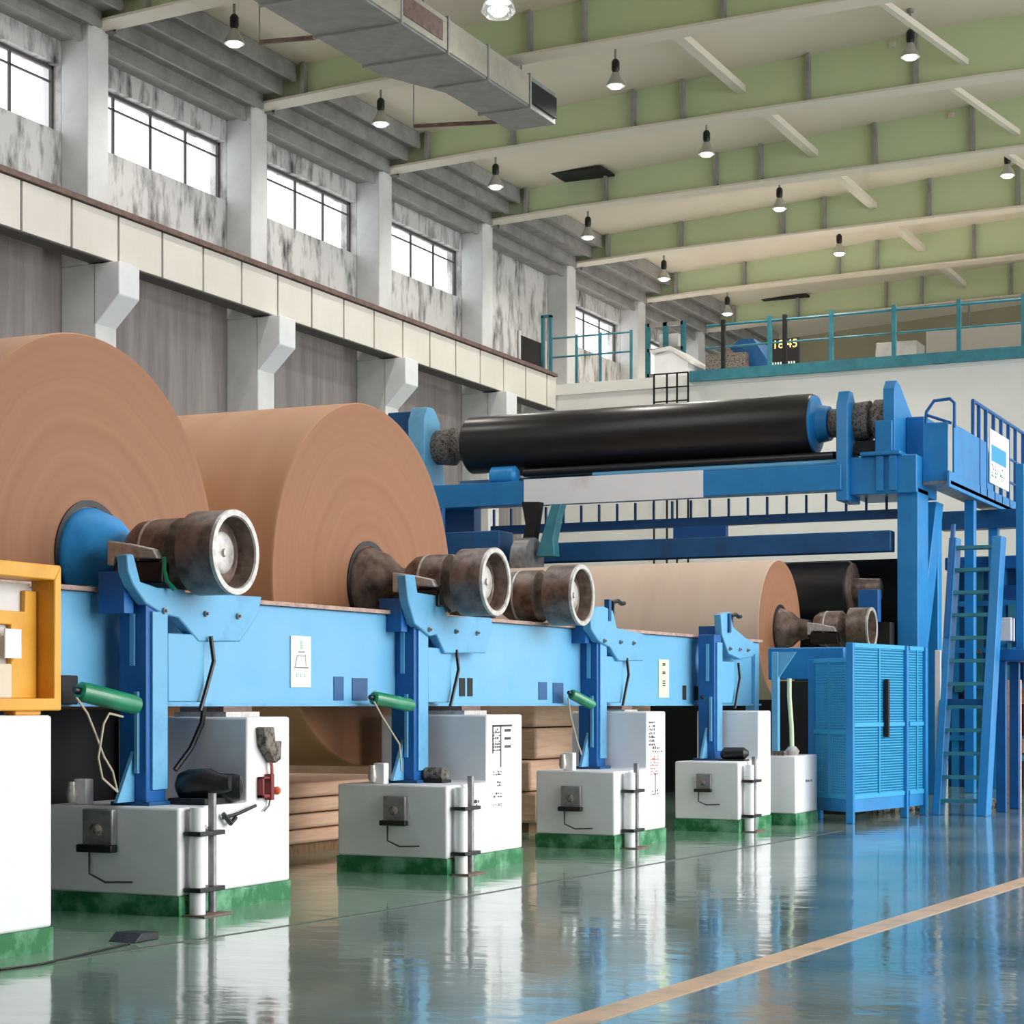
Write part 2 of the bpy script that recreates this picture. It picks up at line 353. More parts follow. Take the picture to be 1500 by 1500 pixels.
# roof frames
protob = None
for k in range(4, 11):
    y = YK[k]
    lab = 'pale green tapered roof beam, %s counted from the camera end' % ords[k-4]
    if protob is None:
        t = thing('roof_beam', lab, 'roof beam', (-8, y, 13.9), 'roof beams across the hall')
        xs = [-22, -19, -16, -13, -10.5, -8, -5.5, -3, 0, 3, 6, 8.8]
        bz = lambda x: 13.55+.32*max(0, min(1, 1-abs(x+8)/14)**.6 if abs(x+8) < 14 else 0)
        web = [(x, bz(x)) for x in xs]+[(x, RZ(x)) for x in reversed(xs)]
        MB().py(web, y-.04, y+.04).build('web', M['beam_green'], t)
        fb = MB()
        for a, b in zip(xs[:-1], xs[1:]):
            fb.py([(a, bz(a)-.05), (b, bz(b)-.05), (b, bz(b)), (a, bz(a))], y-.24, y+.24)
        fb.build('flange', M['flange'], t)
        for x in (-20.3, -18.2, -15.4, -14.3, -11.6, -9.4, -6.6, -4.2):
            MB().box(x-.035, x+.035, y-.2, y+.2, bz(x), RZ(x)).build('stiffener', M['purlin'], t)
        protob = t
    else: dup(protob, (-8, y, 13.9), lab)
# longitudinal ties and braces between roof beams
for i, k in enumerate(range(5, 10)):
    y = YK[k]; t = MB().box(-13.15, -12.95, y+.05, YK[k+1]-.05, 14.2, 14.35).build('roof_tie', M['flange'])
    tag(t, 'slim cream roof tie in the %s gap between roof beams' % ords[i+1], 'roof tie', 'roof ties')
for i, k in enumerate((5, 6, 7)):
    y = YK[k]
    t = MB().bar((-9.9, y-.1, 14.75), (-8.4, y+PIT-.2, 14.15), .12, .12).build('roof_brace', M['flange'])
    tag(t, 'slanting cream roof brace near the ridge, %s from the camera' % ords[i], 'roof brace', 'roof braces')
# back wall below the mezzanine and the far end wall
MZ = 47.5
wb = MB(); wb.box(-22, 9, MZ, MZ+.3, 0, 9.7); struct(wb.build('wall_back', M['wall_white']))
mf = MB(); mf.box(-22, 9, MZ-.05, MZ+10, 9.7, 9.98); struct(mf.build('trim_20', M['wall_white']))
struct(MB().box(-22.4, 9, YEND, YEND+.3, 0, 15).build('wall_end', M['wall_end']))
lb = MB(); lb.box(pY(1010, 560, MZ-.15)[0], 8.8, MZ-.16, MZ-.05, 9.78, 10.05); tag(lb.build('edge_beam', M['teal']), 'teal edge beam along the top of the white back wall', 'beam')

# ------------------------------------------------------------------ ceiling lamps, vents, duct, rods
def lamp(x, y, lab, glass=False, power=520):
    zc = RZ(x); t = thing('pendant_lamp', lab, 'ceiling lamp', (x, y, zc), 'pendant lamps')
    MB().lathe((x, y, zc), (0, 0, -1), [(0, .07), (.06, .07), (.06, .025), (.45, .025)], 12).build('stem', M['purlin'], t)
    MB().lathe((x, y, zc-.4), (0, 0, -1), [(0, .05), (.05, .08), (.2, .08), (.27, .05)], 14).build('ballast', M['black'], t)
    if glass:
        MB().lathe((x, y, zc-.66), (0, 0, -1), [(0, .08), (.08, .17), (.25, .27), (.36, .3), (.44, .22)], 24).build('shade', M['lamp_glass'], t)
    else:
        MB().lathe((x, y, zc-.66), (0, 0, -1), [(0, .07), (.10, .11), (.22, .18), (.26, .19), (.26, .18), (.2, .15)], 20).build('shade', M['reflector'], t)
    MB().lathe((x, y, zc-.84), (0, 0, -1), [(0, .05), (.04, .11), (.08, .14), (.12, .11), (.14, .02)], 14).build('bulb', M['bulb'], t)
    ld = bpy.data.lights.new('lamp_light', 'SPOT'); ld.energy = power; ld.spot_size = math.radians(150); ld.spot_blend = .6; ld.shadow_soft_size = .12; ld.color = (1, .95, .86)
    lo = bpy.data.objects.new('lamp_light', ld); C.objects.link(lo); lo.parent = t; lo.location = (0, 0, -1.02)
    return t
l0 = lamp(-19.5, 29.9, 'dark stemmed pendant lamp nearest the camera in the row beside the left wall', power=260)
for i in range(1, 6): 
    q = dup(l0, (-19.5, 29.9+5.4*i, RZ(-19.5)), 'pendant lamp in the row beside the left wall, %s from the camera' % ords[i])
lamp(-14.75, 30.9, 'large clear glass bell lamp beside the ventilation duct', True)
l1 = lamp(-14.6, 35.9, 'pendant lamp just past the end of the duct')
for i in range(1, 4): dup(l1, (-14.6, 35.9+5.3*i, RZ(-14.6)), 'pendant lamp in the middle row, %s beyond the duct end' % ords[i])
l2 = lamp(-9.2, 37.6, 'small pendant lamp near the roof ridge, nearest one at upper right')
dup(l2, (-9.2, 47.0, RZ(-9.2)), 'pendant lamp near the roof ridge at the right edge, further away')
def ceil_vent(px, py, lx, ly, lab):
    z = 14.6
    for _ in range(4): p = pZ(px, py, z); z = RZ(p[0])
    t = MB(); x, y = p[0], p[1]; t.box(x-lx/2, x+lx/2, y-ly/2, y+ly/2, z-.05, z-.0); o = t.build('ceiling_vent', M['dark']); tag(o, lab, 'vent', 'ceiling vents')
ceil_vent(866, 261, 1.3, 1.9, 'dark rectangular ceiling opening between the second and third roof beams')
ceil_vent(1163, 443, 1.5, 2.2, 'dark oblong ceiling opening above the mezzanine railing')
# ventilation duct
D = thing('ventilation_duct', 'grey rectangular ventilation duct hanging under the ceiling', 'duct', (-16.4, 31, 12.9))
dz0, dz1 = 12.9, 13.52
MB().pz([(-17.25, 24), (-15.62, 24), (-15.62, 31.0), (-15.62, 35.3), (-16.6, 35.3), (-16.65, 32.6), (-17.25, 31.2)], dz0, dz1).build('duct_body', [M['galv']], D, bev=.01)
sd = MB()
for a, b in ((24, 27.2), (27.26, 28.9), (28.96, 30.6), (30.66, 32.2), (32.26, 34.0)): sd.box(-15.64, -15.59, a, b, dz0+.04, dz1-.02)
sd.build('side_sheet', M['galv_side'], D, bev=.006)
for y in (25.5, 27.23, 28.93, 30.63, 32.23, 34.05): MB().box(-17.28 if y < 31 else -16.68, -15.57, y-.03, y+.03, dz0-.03, dz1+.02).build('joint_flange', M['purlin'], D)
MB().box(-15.62, -15.57, 28.98, 30.4, 13.05, 13.4).build('grille', M['rust'], D)
MB().box(-15.62, -15.57, 34.1, 35.25, 13.0, 13.4).build('outlet', M['dark'], D)
for y in (26, 30, 34):
    for x in (-16.5, -15.75): MB().cyl((x, y, dz1), (x, y, RZ(x)), .02, 8).build('hanger', M['purlin'], D)
for (a, b, lab) in (((380, 62), (462, 55), 'thin dark conduit under the ceiling left of the duct, nearer'), ((606, 185), (742, 178), 'thin dark conduit under the ceiling left of the duct end')):
    p, q = pZ(a[0], a[1], 13.2), pZ(b[0], b[1], 13.2)
    o = MB().bar(p, q, .05, .07).build('conduit', M['rust']); tag(o, lab, 'conduit')
    for e_ in (p, q): MB().cyl((e_[0], e_[1], 13.2), (e_[0], e_[1], RZ(e_[0])), .012, 6).build('hanger', M['purlin'], o)

# ------------------------------------------------------------------ pedestals
def pedestal(xw, xl, y0, yr, y1, zs, zt, xt, lab, band=.15):
    t = thing('concrete_pedestal', lab, 'pedestal', ((xw+xl)/2, (y0+y1)/2, 0), 'white machine pedestals')
    prof = [(y0, band), (y1, band), (y1, zt), (yr, zt), (yr, zs), (y0, zs)] if zt else [(y0, band), (y1, band), (y1, zs), (y0, zs)]
    MB().px(prof, xl, xw).build('concrete_block', M['white'], t, bev=.02)
    MB().box(xl-.005, xw+.005, y0-.005, y1+.005, 0, band).build('base_band', M['green_band'], t)
    return t
P0 = pedestal(-8.2, -9.6, 8.2, 8.3, 10.42, 1.53, 0, -9.6, 'white pedestal at the left picture edge under the yellow box')
P1 = pedestal(-8.6, -9.86, 12.43, 13.38, 14.02, .82, 1.50, -9.75, 'white stepped pedestal with the red valve, below the nearest roll')
P2 = pedestal(-8.42, -9.6, 16.52, 17.38, 18.2, .84, 1.50, -9.5, 'white stepped pedestal below the second paper roll')
P3 = pedestal(-8.25, -9.2, 20.25, 21.25, 21.85, .86, 1.52, -9.1, 'white stepped pedestal with red lettering below the third spool')
P4 = pedestal(-7.95, -8.8, 23.63, 24.45, 24.95, .88, 1.52, -8.4, 'white stepped pedestal at the far end of the rail beam')
P5 = pedestal(-7.72, -8.1, 25.3, 25.4, 26.3, .92, 0, 0, 'small low white pedestal farthest right beside the blue mesh fence')

def glyphs(mb, x, y0, y1, z0, z1, rows, cols, fill=.6, seed=1):
    rr = random.Random(seed); dy = (y1-y0)/cols; dz = (z1-z0)/rows
    for i in range(rows):
        for j in range(cols):
            if rr.random() < fill:
                y = y0+j*dy; z = z0+i*dz
                mb.box(x, x+.004, y+dy*.1, y+dy*rr.uniform(.35, .85), z+dz*.15, z+dz*rr.uniform(.4, .9))
    return mb
# marks painted on the white faces
g = MB(); g.box(-8.42, -8.416, 17.50, 17.52, 1.12, 1.40); g.box(-8.42, -8.416, 17.50, 17.95, 1.38, 1.40); g.box(-8.42, -8.416, 17.68, 17.70, .98, 1.40); glyphs(g, -8.42, 17.52, 17.68, 1.14, 1.37, 8, 4, .85, 3)
for z in (1.33, 1.25, 1.17): g.box(-8.42, -8.416, 17.78, 17.92, z, z+.025)
g.build('stencil_marks', M['ink'], P2)
g = MB()
for y0_, z0_, w_, h_ in ((17.52, .90, .2, .05), (17.6, .79, .1, .06), (17.52, .68, .2, .06), (17.5, .6, .24, .025), (17.05, .6, .16, .09), (17.1, .58, .05, .12)): glyphs(g, -8.42, y0_, y0_+w_, z0_, z0_+h_, 2, 4, .9, int(z0_*100))
g.build('small_lettering', M['ink'], P2)
g = MB(); glyphs(g, -8.25, 21.3, 21.5, 1.12, 1.42, 7, 5, .85, 6); glyphs(g, -8.25, 21.42, 21.75, 1.04, 1.12, 2, 5, .6, 7); g.box(-8.25, -8.246, 21.5, 21.515, .55, .8); glyphs(g, -8.25, 21.4, 21.62, .55, .62, 2, 4, .8, 8); g.build('stencil_marks', M['ink'], P3)
g = MB(); glyphs(g, -8.25, 21.35, 21.62, .78, 1.02, 7, 5, .8, 9); g.build('red_marks', M['ink_r'], P3)
g = MB(); glyphs(g, -7.95, 23.9, 24.2, .6, .78, 3, 4, .6, 10); g.build('stencil_marks', M['ink'], P4)
g = MB(); glyphs(g, -7.72, 25.75, 26.05, .55, .6, 1, 5, .9, 11); g.build('stencil_marks', M['ink'], P5)

# ------------------------------------------------------------------ rail beam and its stands
BX = lambda y: -9.42+.055*(y-12.5)
B = thing('rail_beam', 'long light blue rail beam carrying the paper reels', 'beam', (BX(18), 18, 1.6))
def bq(y0, y1, z0, z1, d0, d1, mb, m=0):              # a box that follows the beam's run; d0..d1 in front of its face
    return mb.pz([(BX(y0)+d0, y0), (BX(y1)+d0, y1), (BX(y1)+d1, y1), (BX(y0)+d1, y0)], z0, z1, m)
BY0, BY1 = 7.0, 26.6
b = MB(); bq(BY0, BY1, 1.6, 2.47, -.12, 0, b); b.build('beam_web', M['rail_blue'], B, bev=.012)
b = MB(); bq(BY0, BY1, 2.47, 2.505, -.14, .05, b); b.build('top_flange', M['pink'], B)
b = MB(); bq(BY0, BY1, 1.585, 1.61, -.14, .03, b); b.build('lower_lip', M['stand_blue'], B)
def on_beam(px, py, d=0.0):                           # the spot of the beam's face
    y = 15.0
    for _ in range(12): p = pX(px, py, BX(y)+d); y = p[1]
    return p
# dark plates on the beam's face, their colour standing for shaded cut-outs
for i, (x0, x1, z0p, z1p, lab) in enumerate([(489, 503, 991, 1026, ''), (516, 538, 993, 1026, ''), (673, 681, 993, 1020, ''), (685, 692, 993, 1020, ''), (789, 801, 999, 1025, ''), (810, 825, 1000, 1030, ''), (1000, 1005, 1004, 1025, ''), (1017, 1026, 1005, 1026, '')]):
    p, q = on_beam(x0, z0p, .004), on_beam(x1, z1p, .004)
    b = MB(); bq(p[1], q[1], q[2], p[2], -.001, .008, b); b.build('cut_out_shade', M['dark_blue'] if i in (0, 1, 4, 5) else M['dark'], B)
# signs fixed on the beam
def beam_sign(x0, x1, y0, y1, m_, lab, seed):
    p, q = on_beam(x0, y0, .002), on_beam(x1, y1, .002)
    b = MB(); bq(p[1], q[1], q[2], p[2], 0, .012, b); o = tag(b.build('notice_sign', m_), lab, 'sign', None)
    return o, p, q
o, p, q = beam_sign(425, 454, 931, 1007, M['sign'], 'white notice with a faint line drawing on the blue rail beam', 1)
ym, w_, h_ = (p[1]+q[1])/2, q[1]-p[1], p[2]-q[2]; g = MB(); xx = BX(ym)+.012
def gl(y0, y1, z0, z1): bq(p[1]+w_*y0, p[1]+w_*y1, q[2]+h_*z0, q[2]+h_*z1, .0125, .015, g)
for k in range(9): gl(.18+.012*k, .22+.012*k, .40+.025*k, .415+.025*k); gl(.70+.004*k, .73+.004*k, .62-.025*k, .635-.025*k)
for k in range(12): gl(.16+.06*k, .19+.062*k, .375, .395)
for k in range(5): gl(.32+.08*k, .36+.08*k, .605, .62)
for k in range(5): gl(.36+.07*k, .4+.07*k, .68, .70)
g.build('line_drawing', M['ink'], o)
g = MB()
for k in range(6): gl(.46, .56, .74+.03*k, .76+.03*k)
for k in range(3):
    gl(.26+.2*k, .38+.2*k, .20, .21); gl(.26+.2*k, .38+.2*k, .25, .26); gl(.26+.2*k, .28+.2*k, .2, .26)
g.build('faint_lettering', M['ink_g'], o)
o, p, q = beam_sign(964, 979, 966, 1022, M['sign_y'], 'narrow pale yellow sign on the far stretch of the rail beam', 2)
w_, h_ = q[1]-p[1], p[2]-q[2]; g = MB()
for zz in ((.30, .36, .42), (.62, .66), (.84, .88)):
    g = MB()
    for z0 in zz: gl(.35, .62, z0, z0+.035)
    g.build('lettering', M['ink'], o)

def poly_yz(pts, X): return [pX(a, b_, X)[1:] for a, b_ in pts]
def stand(x0, x1, y0, y1, zb, zt, plate, xp, lab, col='stand_blue'):
    t = thing('rail_stand', lab, 'stand', ((x0+x1)/2, (y0+y1)/2, zb), 'blue stands holding the rail beam')
    MB().box(x0, x1, y0, y1, zb, zt).build('post', M['deep_blue'], t, bev=.008)  # darker blue holds the shade of the post's near face
    MB().box(x1, x1+.02, y0+.06, y1, zb+.12, zt-.1).build('lit_face_strip', M['stand_blue'], t, bev=.004)  # paler blue painted for the lit side of the post
    MB().box(x0+.11, x0+.15, y0-.02, y0, 1.9, zt-.12).build('guide_strip', M['rail_blue'], t)
    MB().box(x0+.16, x0+.19, y0-.03, y0, zb+.25, 1.7).build('lower_strip', M['stand_blue'], t)
    MB().box(x0-.06, x1+.05, y0-.03, y1+.05, zb, zb+.03).build('base_plate', M['dark_blue'], t)
    MB().px([(y0-.22, zb+.03), (y0, zb+.03), (y0, zb+.42)], (x0+x1)/2-.015, (x0+x1)/2+.015).build('foot_gusset', M['stand_blue'], t)
    MB().px(poly_yz(plate, xp), xp-.10, xp).build('cradle_plate', M[col], t, bev=.012)
    # cradle web running back to the beam, its shadow put into the darker blue
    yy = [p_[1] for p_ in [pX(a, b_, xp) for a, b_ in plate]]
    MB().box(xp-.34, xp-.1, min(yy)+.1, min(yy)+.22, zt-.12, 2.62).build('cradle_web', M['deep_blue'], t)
    # narrow cover plate between cradle and pedestal
    MB().box(x1-.12, x1+.01, y1+.02, y1+.52, 1.62, 2.16).build('cover_plate', M['rail_blue'], t, bev=.01)
    MB().tube([(x1+.05, y1+.55, 2.15), (x1+.06, y1+.58, 1.95), (x1+.05, y1+.5, 1.75), (x1+.05, y1+.4, 1.55)], .018, 8).build('hose', M['black'], t)
    for k in (.25, .55, .8):
        MB().lathe((xp, yy[0]+(max(yy)-yy[0])*k, 2.33), (1, 0, 0), [(0, .025), (.02, .025), (.02, .012), (.04, .012)], 8).build('bolt', M['grey_steel'], t)
    return t
# outline of each cradle plate
plate1 = [(186, 812), (196, 812), (206, 852), (232, 861), (268, 863), (274, 868), (384, 874), (378, 902), (352, 940), (292, 940), (262, 905), (240, 900), (214, 884), (196, 858), (188, 838)]
plate2 = [(594, 842), (608, 842), (612, 868), (644, 873), (656, 902), (720, 905), (722, 918), (712, 957), (652, 957), (640, 930), (630, 932), (608, 914), (598, 880)]
plate3 = [(864, 896), (872, 890), (884, 888), (898, 894), (904, 920), (942, 928), (942, 968), (906, 968), (894, 948), (878, 940), (866, 922)]
plate4 = [(1056, 900), (1070, 896), (1074, 918), (1092, 934), (1104, 940), (1104, 962), (1085, 966), (1068, 958), (1058, 930)]
stand(-9.27, -9.02, 12.6, 12.86, .82, 2.42, plate1, -9.0, 'blue stand on the nearest stepped pedestal, holding the front reel')
stand(-9.22, -8.97, 16.9, 17.16, .84, 2.42, plate2, -8.92, 'blue stand on the second pedestal below the second reel')
stand(-8.98, -8.75, 20.95, 21.2, .86, 2.42, plate3, -8.7, 'blue stand on the third pedestal right of the bare spool')
stand(-8.66, -8.44, 24.12, 24.38, .88, 2.5, plate4, -8.42, 'blue stand on the fourth pedestal at the end of the rail beam')

# ------------------------------------------------------------------ paper rolls and reel spools
def reel(y, z, R, xf, length, lab, cap, hubmat, pale=False, R_core=.42, xd=0.0, paper=True):
    t = thing('paper_roll' if paper else 'reel_spool', lab, 'paper roll' if paper else 'reel spool', (xf-length/2, y, z-R), 'large rolls of brown paper' if paper else None)
    o = (xf, y, z)
    if paper:
        mb = MB(); mb.lathe(o, (1, 0, 0), [(-length, R), (-length+.015, R+.0), (-.02, R), (0, R-.012)], 160)
        for i in range(len(mb.f)-1, len(mb.f)): mb.m[i] = 1
        mb.build('paper', [M['kraft_pale'] if pale else M['kraft'], M['kraft_face']], t, origin=(xf-length/2, y, z))
        MB().lathe(o, (1, 0, 0), [(-.05, R_core+.05), (.012, R_core+.05), (.012, R_core), (-.03, R_core)], 48).build('core_ring', M['black'], t)
        MB().lathe(o, (1, 0, 0), [(-.02, R_core-.01), (.03, R_core-.01), (.06, R_core-.03), (.20, R_core-.08), (.30, R_core-.17), (.38, .17), (.5, .15)], 48).build('hub', hubmat, t)
    else:
        MB().lathe(o, (1, 0, 0), [(-length, R), (0, R), (.05, R-.06), (.1, .2), (.4, .17)], 48).build('spool_body', M['brown_steel'], t)
    x = xf+.46+xd
    bh = MB().lathe((x, y, z), (1, 0, 0), [(0, .15), (.02, .22), (.1, .275), (.2, .285), (.2, .275), (.235, .275), (.235, .29), (.46, .29), (.5, .24), (.56, .22)], 40).build('bearing_housing', M['brown_steel'], t)
    MB().lathe((x, y, z), (1, 0, 0), [(.205, .292), (.23, .292)], 40).build('seal_band', M['bright_steel'], bh)
    MB().lathe((x+.54, y, z), (1, 0, 0), [(0, .2), (.05, .2)], 32).build('neck', M['black'], t)
    if paper:
        MB().py([(x-.02, z+.10), (x+.18, z+.07), (x+.42, z+.02), (x+.46, z-.06), (x+.3, z-.05), (x+.05, z-.04), (x+.03, z-.1), (x-.02, z-.1)], y-.37, y-.27).build('lock_bracket', M['bright_steel'], t, bev=.012)
        MB().box(x+.02, x+.48, y-.34, y-.22, z-.25, z-.07).build('brake_shoe', M['black'], t, bev=.02)
        MB().tube([(x+.5, y-.33, z-.05), (x+.52, y-.36, z-.15), (x+.56, y-.38, z-.24), (x+.62, y-.36, z-.31)], .018, 8).build('grease_hose', M['lamp_green'] if hubmat == M['hub_blue'] else M['black'], t)
    dr_ = MB().lathe((x+.585, y, z), (1, 0, 0), [(0, .2), (.0, .3), (.012, .333), (.02, .335), (.355, .335), (.36, .325), (.36, .29), (.345, .28), (.21, .262), (.2, .25), (.2, .0)], 64).build('coupling_drum', M['brown_steel'], t)
    MB().lathe((x+.585, y, z), (1, 0, 0), [(.335, .336), (.352, .339), (.366, .334), (.366, .290), (.352, .281)], 64, caps=False).build('rim', M['bright_steel'], dr_)
    MB().lathe((x+.585, y, z), (1, 0, 0), [(.19, .17), (.235, .165), (.25, .14), (.25, .035), (.27, .03)], 32).build('end_cap', cap, dr_)
    return t
R1 = reel(13.2, 2.80, 1.82, -10.0, 6.6, 'large brown paper roll nearest the camera with a bright blue hub', M['bright_steel'], M['hub_blue'])
R2 = reel(17.6, 2.81, 1.84, -9.86, 6.6, 'large brown paper roll behind the nearest one, with brown steel hub', M['bright_steel'], M['brown_steel'], R_core=.4, xd=.03)
R3 = reel(31.1, 2.82, 1.14, -9.75, 6.4, 'smaller pale paper roll being wound under the black roll machine', M['bright_steel'], M['brown_steel'], pale=True, R_core=.36, xd=.12)
R4 = reel(19.98, 2.80, .40, -9.75, 6.4, 'bare brown reel spool without paper beside the second roll', M['bright_steel'], M['brown_steel'], paper=False, xd=-.17)

# ------------------------------------------------------------------ kraft paper stacks seen under the beam
def stack(x0, x1, y0, y1, h, lab, seed, layers):
    rr = random.Random(seed); t = thing('paper_stack', lab, 'paper stack', ((x0+x1)/2, (y0+y1)/2, 0), 'stacks of brown paper')
    MB().box(x0+.1, x1-.12, y0+.1, y1-.1, 0, .12).build('pallet', M['wood'], t)
    z = .12; dz = (h-.12)/layers
    for k in range(layers):
        e = rr.uniform(-.04, .04); MB().box(x0+e, x1+e, y0+rr.uniform(-.03, .03), y1, z, z+dz-.015).build('paper_bundle', M['kraft_stack'], t, bev=.04); z += dz
    return t
stack(-15.5, -10.9, 15.4, 20.8, .78, 'low stack of brown paper lying under the second large roll', 1, 4)
stack(-14.5, -10.2, 22.4, 26.4, 1.72, 'tall stack of brown paper behind the second and third pedestals', 2, 4)

# ------------------------------------------------------------------ yellow box at left on the first pedestal
Yb = thing('yellow_guard_box', 'orange yellow steel guard box at the left picture edge on its pedestal', 'guard box', (-8.5, 9.6, 1.53))
f = MB(); xa, xb, ya, yb, za, zb = -8.48, -8.28, 8.3, 10.62, 1.56, 2.52
f.px([(ya, za), (yb, za), (yb, zb), (yb-.07, zb-.1), (yb-.07, za+.08), (ya, za+.08)], xa, xb); f.px([(ya, zb-.1), (yb-.07, zb-.1), (yb, zb), (ya, zb)], xa, xb)
f.build('outer_frame', M['yellow'], Yb, bev=.01)
f = MB(); f.px([(ya+.05, 2.12), (yb-.34, 2.12), (yb-.34, za+.08), (yb-.08, za+.08), (yb-.08, 2.35), (yb-.2, 2.35), (yb-.2, 2.21), (ya+.05, 2.21)], xa+.02, xa+.06); f.build('inner_frame', M['yellow'], Yb, bev=.008)
MB().box(xa-.02, xa+.02, ya+.05, yb-.1, za+.02, zb-.12).build('grey_panel', M['pilaster'], Yb)
lbl = MB().box(xa+.1, xa+.11, yb-.46, yb-.30, 1.9, 2.09).build('paper_label', M['sign'], Yb)
MB().box(xa+.02, xa+.2, ya+.1, yb-.75, 1.64, 1.83).build('wooden_grille', M['wood'], Yb)
MB().box(xa+.02, xa+.2, yb-.7, yb-.5, 1.64, 1.86).build('cream_block', M['ply'], Yb, bev=.01)
MB().box(xa+.06, xb-.04, yb-.42, yb-.16, 1.53, 1.565).build('foot_bracket', M['yellow'], Yb, bev=.01)
bb = on_beam(95, 1005, .05); o = MB().box(bb[0]-.06, bb[0]+.05, bb[1]-.1, bb[1]+.1, 1.6, 1.82).build('switch_box', M['dark'], bev=.01); tag(o, 'small black switch box on the beam right of the yellow box', 'box')

# ------------------------------------------------------------------ green lamps on the stands, with cables
def green_lamp(a, b, X, r, lab, wires):
    p, q = Vector(pX(a[0], a[1], X)), Vector(pX(b[0], b[1], X+.15))
    t = thing('green_lamp', lab, 'lamp', tuple((p+q)/2-Vector((0, 0, r))), 'green tube lamps on the stands')
    d = (q-p); L = d.length
    MB().lathe(p, d, [(0, r*.7), (.015, r*.95), (.05, r), (L-.06, r), (L-.02, r*.85), (L, r*.4)], 28).build('lamp_body', M['lamp_green'], t)
    MB().lathe(p-d.normalized()*.04, d, [(0, r*.35), (.05, r*.4)], 16).build('end_cap', M['black'], t)
    MB().tube([p+d*.9, p+d*.95+Vector((-.05, .05, -.02)), p+d*1.05+Vector((-.12, .12, 0))], .02, 8).build('mount_arm', M['black'], t)
    if wires: MB().tube([pX(u_, v_, X+.05) for u_, v_ in wires], .009, 6).build('cable', M['cable'], t)
    return t
green_lamp((115, 1012), (204, 1034), -9.1, .075, 'green tube lamp on the nearest blue stand', [(112, 1022), (128, 1045), (140, 1075), (152, 1108), (165, 1130), (172, 1160)])
green_lamp((546, 1022), (605, 1034), -9.02, .065, 'green tube lamp on the stand of the second pedestal', [(548, 1028), (560, 1050), (585, 1090), (588, 1130)])
green_lamp((836, 1016), (870, 1034), -8.85, .06, 'pale green tube lamp on the stand of the third pedestal', [(832, 1022), (836, 1050), (845, 1085), (852, 1105)])
green_lamp((1030, 1022), (1056, 1032), -8.6, .06, 'small green tube lamp on the farthest blue stand', None)
o = MB().tube([pX(a, b_, -9.0) for a, b_ in [(172, 1160), (150, 1140), (144, 1110), (152, 1060), (160, 1045), (180, 1050)]], .009, 6).build('loose_cable', M['cable']); tag(o, 'loose pale cable looping down to the nearest stepped pedestal', 'cable')

# ------------------------------------------------------------------ fittings on the pedestals
def pipe_set(xw, y0, zs, lab, two=True):
    t = thing('service_pipe', lab, 'pipe', (xw+.08, y0+.1, 0), 'pipes rising beside the pedestals')
    MB().cyl((xw+.07, y0+.06, 0), (xw+.07, y0+.06, zs-.02), .06, 18).build('wide_pipe', M['white'], t)
    if two: MB().cyl((xw+.07, y0+.26, 0), (xw+.07, y0+.26, zs+.08), .032, 14).build('thin_pipe', M['grey_steel'], t)
    for z in (.18, zs*.72): MB().box(xw, xw+.15, y0-.02, y0+.32, z, z+.035).build('clamp', M['black'], t, bev=.005)
    MB().box(xw, xw+.2, y0-.04, y0+.34, 0, .012).build('floor_flange', M['rust'], t)
    return t
pipe_set(-8.59, 12.5, .84, 'white and grey pipes rising at the corner of the nearest stepped pedestal')
pipe_set(-8.41, 16.6, .84, 'white and grey pipes rising at the corner of the second pedestal')
pipe_set(-8.24, 20.45, .86, 'white and grey pipes rising at the corner of the third pedestal')
pipe_set(-7.94, 23.75, .86, 'white and grey pipes rising at the corner of the fourth pedestal')
def front_box(x, y, z, s, lab):
    t = thing('junction_box', lab, 'junction box', (x, y, z), 'grey boxes on the pedestal fronts')
    MB().box(x-.14*s, x+.14*s, y-.07*s, y, z, z+.3*s).build('case', M['grey_steel'], t, bev=.012)
    MB().box(x-.17*s, x+.16*s, y-.11*s, y-.02, z-.03*s, z+.03*s).build('bracket', M['black'], t, bev=.01)
    MB().lathe((x, y-.07*s, z+.14*s), (0, -1, 0), [(0, .05*s), (.03*s, .05*s), (.05*s, .02*s)], 14).build('knob', M['grey_cloth'], t)
    MB().tube([(x-.1*s, y-.03, z-.02*s), (x-.1*s, y-.03, z-.2*s), (x+.05*s, y-.03, z-.26*s), (x+.3*s, y-.03, z-.25*s)], .008, 6).build('cable', M['ink'], t)
    return t
front_box(-9.3, 12.425, .5, 1.0, 'grey junction box on the gray front of the nearest stepped pedestal')
front_box(-8.95, 16.515, .48, .85, 'grey junction box on the front of the second pedestal')
front_box(-8.75, 20.245, .44, .85, 'grey junction box on the front of the third pedestal')
front_box(-8.4, 23.625, .52, .7, 'grey junction box on the front of the fourth pedestal')
def conn(x, y, z, lab):
    t = thing('cable_connector', lab, 'connector', (x, y, z))
    MB().box(x-.06, x+.06, y-.05, y+.05, z, z+.2).build('case', M['white'], t, bev=.01)
    MB().lathe((x-.05, y-.08, z+.02), (0, 0, 1), [(0, .03), (.05, .045), (.1, .04), (.16, .03)], 12).build('plug', M['bright_steel'], t)
    return t
conn(-9.58, 12.56, .82, 'white cable connector at the front edge of the nearest stepped pedestal')
conn(-9.2, 16.66, .84, 'white cable connector on the step of the second pedestal')
conn(-8.85, 20.4, .86, 'white cable connector on the step of the third pedestal')
